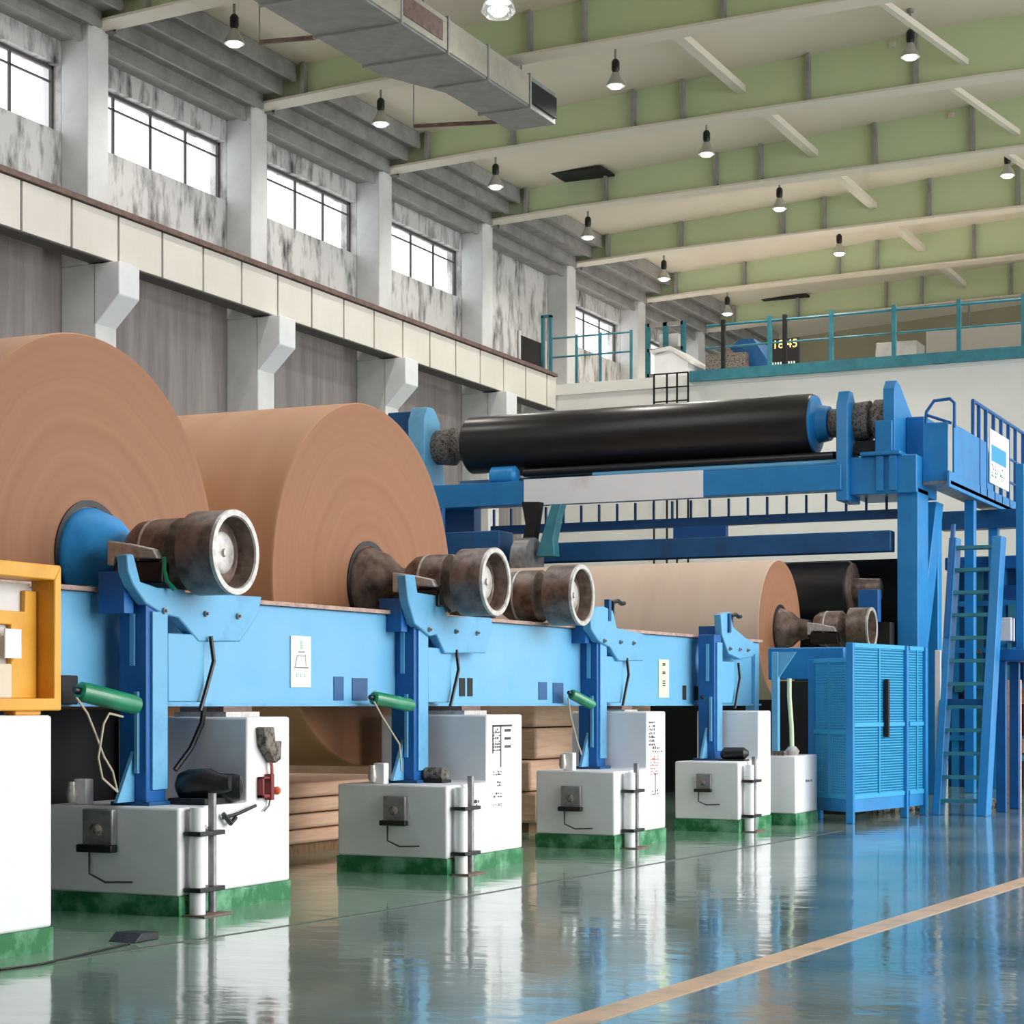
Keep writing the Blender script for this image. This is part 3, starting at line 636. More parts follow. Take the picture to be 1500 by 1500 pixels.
# black hydraulic unit on the nearest step
t = thing('hydraulic_motor', 'black hydraulic motor lying on the nearest pedestal step', 'motor', (-9.0, 13.0, .82))
MB().lathe((-9.0, 12.98, .96), (.9, .25, .05), [(0, .05), (.03, .1), (.1, .125), (.28, .125), (.34, .09), (.44, .06)], 24).build('body', M['black'], t)
MB().lathe((-8.83, 13.12, .94), (.9, .5, 0), [(0, .07), (.06, .115), (.22, .115), (.28, .1), (.3, .04)], 24).build('end_bell', M['black'], t)
MB().box(-9.0, -8.65, 12.85, 13.25, .82, .87).build('mount_plate', M['dark'], t, bev=.01)
MB().tube([(-9.1, 13.1, 1.08), (-9.05, 13.25, 1.25), (-9.0, 13.33, 1.45), (-9.0, 13.36, 1.58)], .022, 8).build('hose', M['black'], t)
t = thing('hydraulic_motor', 'small black motor on the step of the second pedestal', 'motor', (-8.8, 17.1, .84))
MB().lathe((-8.98, 17.1, .92), (1, .1, 0), [(0, .03), (.04, .07), (.22, .07), (.26, .04)], 18).build('body', M['grey_cloth'], t)
MB().box(-8.98, -8.72, 17.0, 17.2, .84, .87).build('mount_plate', M['dark'], t)
t = thing('hydraulic_motor', 'black lever motor on the step of the fourth pedestal', 'motor', (-8.2, 24.1, .88))
MB().lathe((-8.35, 24.1, .96), (1, .2, .05), [(0, .03), (.05, .09), (.3, .08), (.36, .03)], 18).build('body', M['black'], t)
MB().box(-8.35, -8.0, 24.0, 24.2, .88, .9).build('mount_plate', M['dark'], t)
# red valve and grey actuator on the white side of the nearest pedestal
t = thing('valve_assembly', 'red valve below a grey actuator on the white side of the nearest stepped pedestal', 'valve', (-8.55, 13.75, .9))
X = -8.595
def yz(px_, py_): return pX(px_, py_, X)[1:]
MB().px([yz(375, 1065), yz(390, 1065), yz(392, 1088), yz(401, 1085), yz(400, 1112), (yz(392, 1118)), yz(384, 1105), yz(377, 1092)], X, X+.08).build('actuator', M['grey_cloth'], t, bev=.01)
MB().tube([(X+.03, *yz(391, 1112)), (X+.04, *yz(392, 1122)), (X+.03, *yz(394, 1136))], .014, 8).build('stem', M['ink_r'], t)
rv = MB(); a = yz(377, 1138); b_ = yz(393, 1168)
rv.box(X, X+.05, a[0], b_[0], a[1]-.02, a[1]); rv.box(X, X+.05, a[0], b_[0], b_[1], b_[1]+.03); rv.box(X, X+.05, a[0], a[0]+.03, b_[1], a[1]); rv.box(X, X+.06, b_[0]-.05, b_[0], b_[1]-.02, a[1]+.02)
rv.build('valve_yoke', M['red'], t, bev=.006)
c1 = yz(399, 1158); MB().lathe((X, c1[0], c1[1]), (1, 0, 0), [(0, .03), (.05, .035), (.07, .02)], 14).build('knob', M['orange'], t)
MB().tube([(X+.02, *yz(393, 1168)), (X+.02, *yz(391, 1180)), (X+.02, *yz(384, 1188))], .008, 6).build('drain', M['grey_steel'], t)
# wrench-like lever and striped hose end near the step edge
t = MB(); t.tube([(X+.03, *yz(322, 1198)), (X+.04, *yz(342, 1192)), (X+.04, *yz(368, 1180))], .014, 8); t.tube([(X+.03, *yz(322, 1192)), (X+.05, *yz(330, 1206)), (X+.03, *yz(340, 1198))], .02, 8)
tag(t.build('hand_lever', M['black']), 'black forked hand lever on the white side of the nearest stepped pedestal', 'lever')
t = thing('hose_end', 'striped black hose end hanging over the edge of the nearest step', 'hose', (X, yz(285, 1200)[0], .62))
for k in range(4):
    a = Vector((X+.03, *yz(274+4*k, 1186+4*k))); b_ = a+Vector((.01, .1, -.09)); MB().cyl(a, b_, .016, 8).build('hose_ring', M['black'] if k % 2 == 0 else M['white'], t)
o = MB().box(-9.97, -9.90, 8.2, 14.0, 0, 1.56).build('shade_plate', M['dark']); tag(o, 'black plate added to darken the gap under the rail beam behind the two nearest pedestals', 'plate')  # black sheet added to stand for the shade under the beam
# paper scraps and plates where beam meets the upper blocks
for (xw, ya, yb_, lab) in ((-8.9, 13.45, 13.95, 'black and brown bearing pad between the nearest upper block and beam'), (-8.75, 17.45, 17.95, 'grey bearing pad between the second upper block and beam'), (-8.6, 21.3, 21.7, 'dark bearing pad between the third upper block and beam')):
    t = thing('bearing_pad', lab, 'bearing pad', (xw-.2, ya, 1.5)); MB().box(xw-.45, xw+.05, ya, yb_, 1.5, 1.54).build('plate', M['bright_steel'], t); MB().box(xw-.42, xw, ya+.04, yb_-.04, 1.54, 1.585).build('rubber', M['rust'], t)
# cable hooks on upper rail at the third and fourth stands
for (pp, X_, lab) in (((905, 880), -8.72, 'dark hooked lever on top of the third stand'), ((1078, 900), -8.42, 'dark hooked lever on top of the farthest stand')):
    c1 = Vector(pX(pp[0], pp[1], X_)); t = thing('hook_lever', lab, 'lever', (c1.x, c1.y, c1.z-.35)); k = .9
    MB().tube([c1+Vector((-.05, -.05, -.34*k)), c1+Vector((-.05, -.02, 0))], .03, 8).build('stem', M['black'], t)
    MB().tube([c1+Vector((0, -.22*k, -.03)), c1, c1+Vector((0, .12*k, -.03)), c1+Vector((0, .22*k, -.02))], .025, 8).build('hook', M['black'], t)
    MB().box(c1.x-.03, c1.x+.03, c1.y-.38*k, c1.y-.3*k, c1.z-.25, c1.z).build('stop', M['dark_blue'], t)

# ------------------------------------------------------------------ the winder gantry with the big black roll
GY = 33.4
G = thing('winder_gantry', 'tall blue machine gantry carrying the long black roll', 'machine', (-12.8, GY, 0))
# right side: leg with slanting brace
lg = MB(); lg.box(-8.4, -8.04, GY, GY+.75, 0, 5.3); lg.build('leg', M['gantry_blue'], G, bev=.015)
MB().px([(GY+.75, 2.3), (GY+.75, 3.5), (GY+1.55, 5.2), (GY+2.1, 5.2), (GY+1.4, 3.6)], -8.36, -8.08).build('brace', M['gantry_blue'], G, bev=.015)
lg = MB(); lg.box(-8.4, -8.1, GY+1.75, GY+2.05, 0, 4.9); lg.build('leg', M['gantry_blue'], G, bev=.015)
hd = MB(); hd.box(-9.3, -8.04, GY-.1, GY+1.4, 5.2, 5.85); hd.box(-8.75, -8.45, GY-.15, GY+.5, 5.9, 6.45); hd.box(-9.0, -8.3, GY-.2, GY+.6, 5.85, 5.92); hd.build('head_block', M['gantry_blue'], G, bev=.02)
for x in (-8.72, -8.5): MB().box(x, x+.12, GY-.16, GY-.1, 5.25, 5.84).build('rib', M['gantry_blue'], G)
MB().px([(GY-.25, 5.1), (GY-.25, 6.75), (GY-.1, 7.0), (GY+.1, 7.0), (GY+.5, 6.6), (GY+.6, 5.1)], -9.40, -9.2).build('fin', M['gantry_blue'], G, bev=.015)
MB().px([(GY-.1, 5.9), (GY-.1, 7.0), (GY+.05, 7.15), (GY+.3, 7.1), (GY+1.4, 6.55), (GY+1.6, 5.9)], -8.62, -8.42).build('fin', M['gantry_blue'], G, bev=.015)
MB().box(-8.42, -8.1, GY+.7, GY+1.9, 5.85, 6.6).build('side_box', M['gantry_blue'], G, bev=.02)
# left side frame
MB().px([(GY-.2, 0), (GY+.7, 0), (GY+.7, 5.6), (GY+.45, 7.0), (GY+.2, 7.25), (GY-.05, 7.25), (GY-.2, 7.0)], -17.75, -17.4).build('side_frame', M['stand_blue'], G, bev=.015)
MB().box(-18.3, -17.75, GY, GY+.5, 6.6, 7.2).build('bearing_block', M['dark_blue'], G, bev=.02)
MB().box(-17.4, -16.6, GY+.3, GY+.6, 4.0, 5.5).build('left_plate', M['dark_blue'], G)
# cross members
MB().box(-17.4, -9.3, GY-.3, GY+.1, 5.28, 5.72).build('cross_beam', M['gantry_blue'], G, bev=.015)
sg0, sg1 = pY(768, 710, GY-.3)[0], pY(1030, 710, GY-.3)[0]
MB().box(sg0, sg1, GY-.32, GY-.295, 5.26, 5.74).build('white_panel', M['smudge'], G)
MB().box(-16.3, -8.5, GY-.05, GY+.25, 4.22, 4.58).build('lower_beam', M['dark_blue'], G, bev=.02)
MB().box(-16.3, -8.5, GY+.4, GY+.55, 4.82, 4.98).build('middle_rail', M['dark_blue'], G)
MB().box(-12.6, -11.6, GY+.35, GY+.5, 4.58, 4.82).build('spacer_block', M['deep_blue'], G)
MB().box(-17.0, -9.3, GY+.5, GY+.7, 5.80, 5.88).build('pipe_tray', M['rail_blue'], G)
MB().lathe((-16.05, GY-.1, 5.86), (1, 0, 0), [(0, .1), (.05, .17), (.5, .17), (.55, .1)], 20).build('actuator', M['hub_blue'], G)
MB().cyl((-15.4, GY-.02, 5.9), (-9.5, GY-.02, 5.9), .08, 16).build('idler_bar', M['roll_black'], G)
MB().cyl((-14.0, GY-.05, 5.78), (-9.4, GY-.05, 5.78), .06, 12).build('pipe', M['rail_blue'], G)
MB().box(-15.5, -9.4, GY+.0, GY+.6, 5.86, 5.98).build('shadow_tray', M['dark'], G)  # black slab put in for the shadow below the black roll
for i in range(24):
    x = -17.0+i*.36; MB().box(x, x+.035, GY+.45, GY+.5, 4.98, 5.3).build('rail_bar', M['dark_blue'], G)
# black roll
rollc = (-16.7, GY+.35, 6.52); RL = 6.75
BR = thing('black_roll', 'long glossy black roll lying across the top of the gantry', 'roll', (-13.3, GY+.35, 6.0), None)
MB().lathe(rollc, (1, 0, 0), [(0, .49), (.05, .54), (RL-.04, .54), (RL, .52)], 72).build('roll_shell', M['roll_black'], BR)
MB().lathe(rollc, (1, 0, 0), [(RL, .51), (RL+.04, .5), (RL+.09, .34), (RL+.28, .30), (RL+.3, .2)], 40).build('end_disc', M['gantry_blue'], BR)
MB().lathe(rollc, (1, 0, 0), [(-.75, .16), (-.74, .32), (-.35, .36), (-.3, .26), (0, .3)], 32).build('left_journal', M['grey_cloth'], BR)
MB().lathe(rollc, (1, 0, 0), [(RL+.28, .12), (RL+.3, .25), (RL+.47, .25), (RL+.52, .14)], 28).build('right_journal', M['grey_cloth'], BR)
MB().lathe(rollc, (1, 0, 0), [(RL+.72, .15), (RL+.74, .33), (RL+1.0, .35), (RL+1.02, .24), (RL+1.08, .24), (RL+1.1, .36), (RL+1.33, .36), (RL+1.34, .2)], 32).build('coupling', M['grey_cloth'], BR)
o = MB().px([(GY, 5.92), (GY+.7, 5.92), (GY+.6, 6.15), (GY+.1, 6.15)], -9.15, -8.8).build('roll_saddle', M['dark'], None); tag(o, 'black saddle block under the coupling of the black roll', 'saddle')
# reel drum behind the small roll, black box put in for the dark void
o = thing('reel_drum', 'black reel drum behind the smaller pale paper roll', 'drum', (-12.7, GY-.1, 3.0))
MB().lathe((-16.2, GY+.05, 3.58), (1, 0, 0), [(0, .5), (6.95, .5), (7.0, .47)], 56).build('drum_shell', M['roll_black'], o)
MB().lathe((-16.2, GY+.05, 3.58), (1, 0, 0), [(6.98, .46), (7.03, .46), (7.04, .2), (7.5, .18)], 40).build('drum_end', M['brown_steel'], o)
hs = MB(); hs.box(-17.2, -8.45, GY+.8, GY+1.6, 0, 4.15); hs.box(-9.0, -8.45, GY-.3, GY+.8, 0, 3.0)
tag(hs.build('void_housing', M['dark']), 'black housing box put in for the dark void below the gantry behind the rolls', 'machine housing')
o = thing('control_box', 'small blue valve box beside the gantry leg under the drum end', 'box', (-8.8, GY-.4, 3.0)); MB().box(-8.95, -8.6, GY-.5, GY-.3, 3.0, 3.55).build('case', M['deep_blue'], o, bev=.01); MB().box(-9.0, -8.75, GY-.52, GY-.5, 2.7, 2.98).build('plate', M['teal'], o)
# left end machinery seen below the beam
t = thing('drive_unit', 'dark blue drive unit at the far left end of the gantry', 'drive unit', (-16.5, 32.4, 0))
MB().box(-17.2, -15.4, 32.3, 32.9, 0, 4.75).build('cabinet', M['dark_blue'], t, bev=.02)
MB().box(-16.9, -16.5, 32.2, 32.32, 3.6, 5.2).build('cover', M['deep_blue'], t, bev=.02)
MB().lathe((-16.0, 32.3, 4.3), (0, -1, 0), [(0, .12), (.1, .12), (.14, .08)], 18).build('motor_cap', M['rust'], t)
t = thing('lift_arm', 'curved teal arm left of the smaller pale roll', 'arm', (-15.0, 32.3, 3.9))
c_arm = [(785, 815), (792, 790), (800, 762), (808, 738), (822, 738), (816, 760), (810, 790), (812, 815)]
MB().prism([pY(a, b_, 32.3) for a, b_ in c_arm], (0, .25, 0)).build('arm_plate', M['teal'], t, bev=.015)
MB().lathe(pY(772, 822, 32.35), (1, 0, 0), [(-.15, .42), (.15, .42)], 32).build('pulley', M['grey_steel'], t)
MB().prism([pY(a, b_, 32.4) for a, b_ in [(764, 735), (790, 735), (782, 790), (766, 822), (758, 822), (770, 770)]], (0, .2, 0)).build('dark_strut', M['dark'], t)

# ------------------------------------------------------------------ walkway to the right of the gantry
Wk = thing('walkway', 'blue raised walkway with panelled railing right of the gantry', 'walkway', (-7.7, 38, 5.3))
wx0, wx1, wz = -8.3, -7.55, 5.42
MB().box(-8.03, wx1, GY+.3, 46.5, wz-.06, wz).build('deck', M['grey_steel'], Wk)
MB().box(wx1-.05, wx1, GY+.2, 46.5, wz-.12, wz+.16).build('side_channel', M['gantry_blue'], Wk, bev=.01)
MB().px([(GY+.6, wz+.16), (37.3, wz+.16), (37.3, wz+.5), (36.7, wz+1.0), (GY+.6, wz+1.0)], wx1-.04, wx1-.01).build('side_panel', M['gantry_blue'], Wk)
MB().box(-8.03, wx1-.05, GY+.3, GY+.34, wz, wz+1.0).build('end_panel', M['gantry_blue'], Wk, bev=.008)
hr = MB()
hr.tube([(wx1-.03, 35.6, wz+1.0), (wx1-.03, 35.6, wz+1.62), (wx1-.03, 46.5, wz+1.62)], .035, 8); hr.tube([(wx1-.03, 37.3, wz+.95), (wx1-.03, 46.5, wz+.95)], .025, 8); hr.tube([(wx1-.03, 37.3, wz+.5), (wx1-.03, 46.5, wz+.5)], .025, 8); hr.build('handrail', M['deep_blue'], Wk)
for y in (36.1, 36.7, 37.4, 38.1, 38.8, 39.5, 40.3, 41.2, 42.3, 43.5, 44.8, 46.2): MB().box(wx1-.06, wx1, y-.035, y+.035, wz, wz+1.6).build('rail_post', M['deep_blue'], Wk)
lp = MB(); lp.tube([(-8.0, GY+.36, wz+.95), (-7.98, GY+.36, wz+1.2), (-7.85, GY+.36, wz+1.38), (-7.58, GY+.36, wz+1.4), (-7.5, GY+.36, wz+1.32), (-7.5, GY+.36, wz+.9)], .03, 8); lp.tube([(-7.99, GY+.36, wz+1.15), (-7.55, GY+.36, wz+.98)], .025, 8); lp.build('hoop_rail', M['deep_blue'], Wk)
o = thing('notice_board', 'pale notice board with blue picture on the walkway railing', 'notice board', (wx1+.01, 37.6, wz+.2))
MB().box(wx1+.001, wx1+.025, 36.85, 38.6, wz+.28, wz+1.28).build('board', M['smudge'], o, bev=.005); MB().box(wx1+.025, wx1+.03, 36.95, 38.3, wz+.7, wz+1.0).build('blue_picture', M['mesh_blue'], o); 
g = MB(); glyphs(g, wx1+.025, 36.95, 38.2, wz+.4, wz+.66, 4, 8, .5, 12); g.build('lettering', M['teal'], o)
# machine frame below the walkway
F = thing('press_frame', 'blue press section frame with dark machinery behind the ladder', 'machine', (-6.8, 37, 0))
for y in (35.9, 38.0): MB().box(-7.8, -7.62, y, y+.2, 0, 5.3).build('column', M['gantry_blue'], F, bev=.015)
MB().box(-8.7, -4.6, 38.6, 39.2, 0, 4.35).build('rear_panel', M['dark_blue'], F)
MB().box(-8.7, -4.6, 38.3, 38.6, 4.2, 4.45).build('hood', M['deep_blue'], F, bev=.02)
for i in range(9):
    x = -8.6+i*.46; MB().box(x, x+.13, 38.45, 38.6, 0, 4.2).build('stile', M['teal'] if i % 3 == 1 else M['gantry_blue'], F)
for z in (.9, 1.9, 2.6, 3.5): MB().box(-8.7, -4.6, 38.42, 38.6, z, z+.1).build('cross_rail', M['gantry_blue'], F)
rr = random.Random(5)
for i in range(34):
    x, z = rr.uniform(-8.6, -5.0), rr.uniform(.3, 4.0); MB().box(x, x+rr.uniform(.06, .24), 38.36, 38.5, z, z+rr.uniform(.08, .34)).build('fitting', M[rr.choice(['grey_cloth', 'dark', 'teal', 'bright_steel', 'mesh_blue', 'deep_blue'])], F)
MB().box(-8.7, -4.6, 37.9, 38.3, 4.95, 5.3).build('dark_girder', M['dark_blue'], F)

# steep ladder
L = thing('steep_ladder', 'steep blue ladder with flat rungs leaning against the machine', 'ladder', (-6.3, 28.6, 0))
lean = lambda z: 28.5+z*.27
def side(x, w_): MB().prism([(x, lean(0), 0), (x, lean(0)+.36, 0), (x, lean(4.1)+.36, 4.1), (x, lean(4.1), 4.1)], (w_, 0, 0)).build('stringer', M['gantry_blue'], L, bev=.01)
side(-6.66, .11); side(-6.02, .14)
for i in range(12):
    z = .18+i*.34; MB().box(-6.55, -6.02, lean(z)+.02, lean(z)+.3, z, z+.05).build('rung', M['teal'], L)
MB().prism([(-6.63, lean(2.6)-.05, 2.6), (-6.63, lean(4.3)-.05, 4.3), (-6.63, lean(4.3)+.05, 4.3), (-6.63, lean(2.6)+.05, 2.6)], (.05, 0, 0)).build('hand_rail', M['deep_blue'], L)
MB().box(-6.55, -6.02, lean(1.6)+.1, lean(1.6)+.34, 1.55, 1.68).build('landing_step', M['dark_blue'], L)
# blue stand table at the right edge
T = thing('pump_frame', 'dark blue four-legged frame at the right picture edge', 'frame', (-5.4, 30.2, 0))
for x, y in ((-5.98, 29.7), (-5.98, 30.7), (-4.9, 29.7), (-4.9, 30.7)): MB().box(x, x+.14, y, y+.14, 0, 2.25).build('leg', M['deep_blue'], T, bev=.01)
MB().box(-6.05, -4.7, 29.65, 30.9, 2.25, 2.42).build('top', M['deep_blue'], T, bev=.01)
for x in (-5.75, -5.35): MB().box(x, x+.12, 30.0, 30.12, 2.42, 5.2).build('mast', M['gantry_blue'], T, bev=.01)
MB().box(-6.0, -5.8, 29.9, 30.2, 2.55, 2.9).build('gauge_box', M['white'], T, bev=.01)
MB().box(-6.05, -5.2, 30.25, 30.45, 3.2, 3.4).build('mast_rail', M['deep_blue'], T)
o = MB().box(-5.6, -4.9, 31.6, 32.2, 0, 1.5).build('white_cabinet', M['white'], bev=.02); tag(o, 'plain white cabinet behind the dark blue frame at right', 'cabinet')
o = MB().box(-6.35, -6.15, 32.4, 32.6, 0, 2.0).build('timber_post', M['kraft_stack'], bev=.01); tag(o, 'tan upright post between the ladder and the dark blue frame', 'post')

# mesh fence: gate and side panels
def mesh_panel(mb, a, b, z0, z1, step=.05, r=.0075):
    a = Vector(a); b = Vector(b); n = max(2, int((b-a).length/step))
    for i in range(n+1):
        p = a.lerp(b, i/n); mb.box(p.x-r, p.x+r, p.y-r, p.y+r, z0, z1)
    m_ = int((z1-z0)/step)
    for j in range(m_+1):
        z = z0+(z1-z0)*j/m_; mb.bar((a.x, a.y, z), (b.x, b.y, z), r*2, r*2)
def fence(pts, z0, z1, lab, posts, step=.036, tall=0):
    t = thing('mesh_fence', lab, 'fence', (pts[0][0], pts[0][1], 0), 'blue mesh guard fences')
    for i, p in enumerate(pts):
        if posts[i]: MB().box(p[0]-.05, p[0]+.05, p[1]-.05, p[1]+.05, 0, z1+.03).build('post', M['gantry_blue'], t, bev=.008)
    for a, b in zip(pts[:-1], pts[1:]):
        mm = MB(); mesh_panel(mm, (*a, 0), (*b, 0), z0+.2, z1, step); mm.build('wire_mesh', M['mesh_blue'], t)
        fr = MB()
        for z in (z0+.2, (z0+z1)/2+.05, z1): fr.bar((*a, z), (*b, z), .05, .06)
        mid = ((a[0]+b[0])/2, (a[1]+b[1])/2); fr.bar((*mid, z0+.2), (*mid, z1), .05, .05); fr.build('rail', M['mesh_blue'], t, bev=.004)
        kp = MB(); kp.bar((*a, z0+.1), (*b, z0+.1), .03, .2); kp.build('kick_plate', M['gantry_blue'], t)
    return t
fence([(-7.16, 25.95), (-6.86, 27.7)], .15, 2.4, 'blue wire mesh gate with a tall post in the middle of the fence', (1, 1))
fence([(-7.86, 26.55), (-7.24, 26.1)], .15, 2.2, 'blue wire mesh panel left of the tall gate post', (1, 0))
fence([(-6.84, 27.85), (-6.77, 28.45)], .15, 2.4, 'narrow blue wire mesh panel right of the gate', (0, 1))
o = MB().box(-6.96, -6.90, 26.95, 27.03, 1.15, 1.95).build('gate_bar', M['dark'], bev=.006); tag(o, 'thin black upright bar behind the wire mesh gate', 'bar')
o = MB().box(-6.72, -6.64, 28.95, 29.03, 0, 2.4).build('white_post', M['pilaster'], bev=.006); tag(o, 'pale grey upright post between mesh fence and ladder', 'post')
# blue bracket frame left of the fence
t = thing('cross_frame', 'bright blue T shaped frame right of the farthest stand', 'frame', (-7.9, 26.6, 0))
MB().box(-8.0, -7.85, 26.9, 27.05, 0, 2.1).build('post', M['gantry_blue'], t, bev=.01); MB().box(-8.6, -7.5, 26.85, 27.1, 1.95, 2.4).build('head', M['gantry_blue'], t, bev=.02)
MB().box(-8.75, -8.6, 26.3, 26.45, .0, 2.3).build('rear_post', M['stand_blue'], t, bev=.01)
o = thing('dark_cabinet', 'dark equipment cabinet behind the left mesh panel', 'cabinet', (-8.3, 28.4, 0)); MB().box(-8.9, -7.7, 28.2, 28.8, 0, 1.95).build('case', M['dark'], o, bev=.02); MB().box(-8.2, -7.8, 28.17, 28.2, 1.3, 1.6).build('plate', M['teal'], o)
o = thing('service_pipe', 'light blue upright strut standing on the small far pedestal', 'pipe', (-8.04, 25.43, .92))
MB().box(-8.08, -7.99, 25.38, 25.48, .92, 2.3).build('strut', M['stand_blue'], o, bev=.008); MB().box(-8.09, -7.9, 25.36, 25.5, .92, .98).build('foot', M['grey_cloth'], o); MB().prism([(-8.03, 25.4, 1.9), (-8.03, 25.4, 2.3), (-7.75, 25.4, 2.3)], (0, .04, 0)).build('gusset', M['stand_blue'], o)
o = thing('service_pipe', 'pale green upright strip beside the light blue strut on the small far pedestal', 'pipe', (-7.9, 25.6, .92))
MB().tube([(-7.86, 25.6, .92), (-7.87, 25.6, 1.3), (-7.9, 25.6, 1.7), (-7.9, 25.6, 1.95)], .03, 10).build('pipe_body', M['sign_y'], o); MB().lathe((-7.86, 25.6, .92), (0, 0, 1), [(0, .08), (.06, .1), (.12, .05)], 12).build('base_valve', M['bright_steel'], o)
# debris on the floor at the fence foot
for i, (px_, py_, lab) in enumerate([(1335, 1187, 'crumpled grey waste paper on the floor at the foot of the fence'), (1285, 1190, 'small heap of waste paper under the mesh gate'), (1450, 1182, 'waste paper scraps on the floor right of the ladder')]):
    x, y, _ = pZ(px_, py_, 0); mb = MB(); rr = random.Random(20+i)
    for k in range(9):
        a = rr.uniform(0, 6.28); d = rr.uniform(0, .3); s = rr.uniform(.05, .13)
        mb.lathe((x+d*math.cos(a), y+d*math.sin(a), 0), (rr.uniform(-.3, .3), rr.uniform(-.3, .3), 1), [(0, s*.8), (s*.5, s), (s*1.1, s*.6), (s*1.3, .01)], 6)
    o = mb.build('waste_paper', M['debris'], ang=10); tag(o, lab, 'waste paper')
# small black wedge on the floor at the left
p = pZ(195, 1378, 0); o = MB().px([(p[1]-.12, 0), (p[1]+.16, 0), (p[1]+.16, .05), (p[1]-.04, .06)], p[0]-.12, p[0]+.1).build('floor_wedge', M['black'], bev=.006); tag(o, 'small black wedge lying on the floor in front of the nearest pedestals', 'wedge')
o = MB().tube([pZ(0, 1420, .008), pZ(60, 1412, .008), pZ(130, 1396, .008), pZ(190, 1382, .008)], .008, 6).build('floor_cable', M['black']); tag(o, 'thin black cable on the floor leading to the black wedge', 'cable')

# ------------------------------------------------------------------ mezzanine
Mr = thing('mezzanine_railing', 'teal pipe railing along the front of the mezzanine', 'railing', (-8, MZ-.05, 10))
rt = MB()
xL = pY(1035, 470, MZ)[0]
for z, r in ((11.18, .035), (10.62, .025)): rt.cyl((xL, MZ-.02, z), (8.8, MZ-.02, z), r, 8)
rt.build('rail', M['teal'], Mr)
for a in (1060, 1128, 1150, 1218, 1310, 1405, 1500):
    x = pY(a, 500, MZ)[0]; MB().box(x-.05, x+.05, MZ-.07, MZ+.03, 9.98, 11.3).build('post', M['dark'] if a in (1060, 1150) else M['teal'], Mr)
x = pY(1560, 500, MZ)[0]; MB().box(x-.05, x+.05, MZ-.07, MZ+.03, 9.98, 11.3).build('post', M['teal'], Mr)
Ml = thing('mezzanine_railing', 'thin dark railing at the left end of the mezzanine by the wall', 'railing', (-19.5, MZ, 10))
rt = MB(); xa, xb = pY(808, 500, MZ)[0], pY(925, 500, MZ)[0]
for z in (11.2, 10.7): rt.cyl((xa, MZ-.02, z), (xb, MZ-.02, z), .025, 8)
rt.build('rail', M['teal'], Ml)
for a in (808, 845, 880, 925): x = pY(a, 500, MZ)[0]; MB().box(x-.03, x+.03, MZ-.05, MZ+.01, 9.98, 11.25).build('post', M['teal'], Ml)
o = thing('access_door', 'open teal framed door beside the wall at the left end of the mezzanine', 'door', (-21.3, MZ+.4, 10)); x = pY(806, 500, MZ+.4)[0]
MB().box(x-.25, x-.18, MZ+.35, MZ+.45, 9.98, 11.9).box(x-.02, x+.05, MZ+.35, MZ+.45, 9.98, 11.9).box(x-.25, x+.05, MZ+.35, MZ+.45, 11.85, 11.92).build('frame', M['teal'], o)
def mezz(name, a, b, y, pts_mat, lab, cat, extra=None):
    p, q = pY(a[0], a[1], y), pY(b[0], b[1], y); t = thing(name, lab, cat, ((p[0]+q[0])/2, y, 9.98)); return t, p[0], q[0], max(p[2], q[2])
t, a, b, z = mezz('service_hut', (958, 515), (1008, 552), 49.2, None, 'small white hut with a sloping roof on the mezzanine', 'hut')
MB().py([(a, 9.98), (b, 9.98), (b, z-.35), ((a+b)/2, z), (a, z-.1)], 49.2, 50.6).build('hut_wall', M['white'], t)
MB().py([(a-.08, z-.06), (a-.08, z+.02), ((a+b)/2, z+.1), (b+.1, z-.3), (b+.1, z-.4), ((a+b)/2, z)], 49.1, 50.7).build('hut_roof', M['pilaster'], t)
t, a, b, z = mezz('steel_tower', (948, 455), (1000, 552), 51.5, None, 'grey and teal steel frame tower on the mezzanine behind the hut', 'frame')
for x in (a, (a+b)/2, b): MB().box(x-.06, x+.06, 51.5, 51.62, 9.98, 12.2).build('upright', M['teal'], t)
for zz in (10.7, 11.4, 12.1): MB().box(a, b, 51.5, 51.6, zz, zz+.1).build('cross_bar', M['purlin'], t)
MB().box(a+.3, b-.2, 51.65, 52.2, 10.0, 11.9).build('case', M['pilaster'], t)
t, a, b, z = mezz('exhaust_hood', (1044, 490), (1125, 545), 49.6, None, 'dark exhaust hood with a slanting pipe on the mezzanine', 'hood')
MB().py([(a, 9.98), (b, 9.98), (b, 10.5), (b-.5, 11.25), (a+.6, 11.25), (a, 10.7)], 49.9, 51.2).build('hood_body', M['dark_blue'], t, bev=.02)
MB().bar((a+.25, 49.7, 11.05), (b-.2, 49.7, 10.08), .14, .14).build('slant_pipe', M['rust'], t)
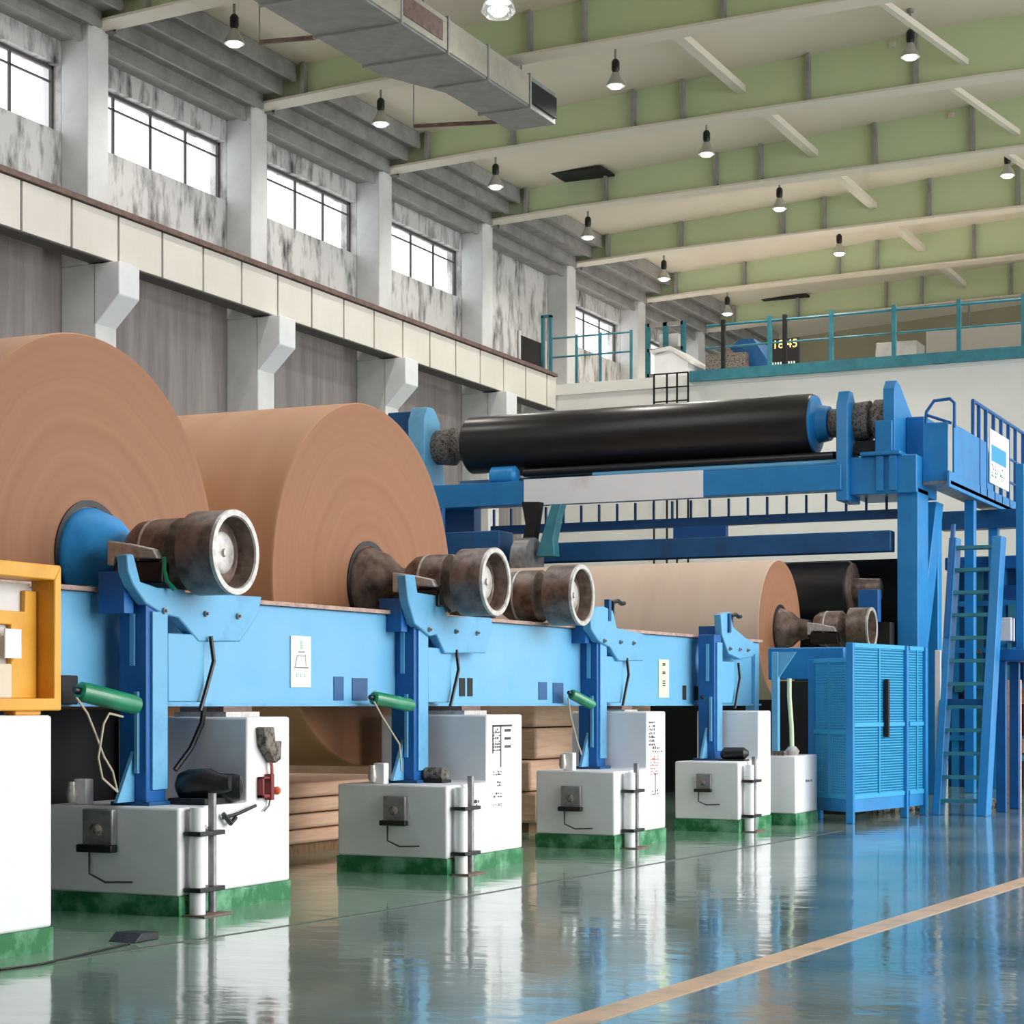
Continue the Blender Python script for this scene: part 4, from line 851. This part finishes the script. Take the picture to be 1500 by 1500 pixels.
MB().box(a-.2, a+.9, 49.6, 49.9, 9.98, 10.85).build('vent_panel', M['grey_cloth'], t)
o = thing('clock_display', 'black digital display with amber figures behind the mezzanine railing', 'display', (pY(1150, 520, 48.2)[0], 48.2, 9.98)); x = o.location.x
MB().box(x-.38, x+.36, 48.2, 48.3, 9.98, 10.85).build('case', M['dark'], o, bev=.01); text('figures', '18:45', .3, M['amber'], o, (x, 48.195, 10.7), (PI/2, 0, 0)); g = MB()
for k in range(9): g.box(x-.34+.07*k, x-.3+.07*k, 48.193, 48.2, 10.2, 10.26)
g.build('small_lettering', M['sign'], o)
o = thing('fan_unit', 'pale grey fan unit on the mezzanine behind the railing', 'fan unit', (pY(1310, 510, 50)[0], 50, 9.98)); x = o.location.x
MB().px([(50, 9.98), (51, 9.98), (51, 10.9), (50.1, 10.9), (50, 10.6)], x-.5, x+.55).build('case', M['galv'], o, bev=.02); MB().cyl((x+.55, 50.4, 10.3), (x+1.2, 50.4, 10.2), .18, 16).build('outlet', M['kraft_stack'], o)
o = MB().box(-16.0, -10, 56, 58, 9.98, 11.2).build('storage_crate', M['wood'], bev=.02); tag(o, 'long brown low crate far back on the mezzanine', 'crate')
o = MB().box(-14.2, -2, 60, 61, 12.3, 13.0).build('cream_duct', M['panel'], bev=.02); tag(o, 'broad cream duct high at the far right of the mezzanine', 'duct')
for x in (-13, -8, -3): MB().cyl((x, 60.5, 13), (x, 60.5, RZ(x)), .03, 8).build('hanger', M['purlin'], o)
# small ladder cage poking above the white wall
t = thing('ladder_cage', 'thin black ladder cage rising in front of the white back wall', 'ladder', (pY(985, 560, MZ-.6)[0], MZ-.6, 0)); xa, xb = pY(958, 560, MZ-.6)[0], pY(1008, 560, MZ-.6)[0]
for x in (xa, xa+.35, xa+.62, xb): MB().box(x-.02, x+.02, MZ-.62, MZ-.58, 0, 9.95).build('upright', M['dark'], t)
for z in (8.9, 9.25, 9.6, 9.95): MB().box(xa, xb, MZ-.62, MZ-.58, z-.015, z+.015).build('hoop', M['dark'], t)
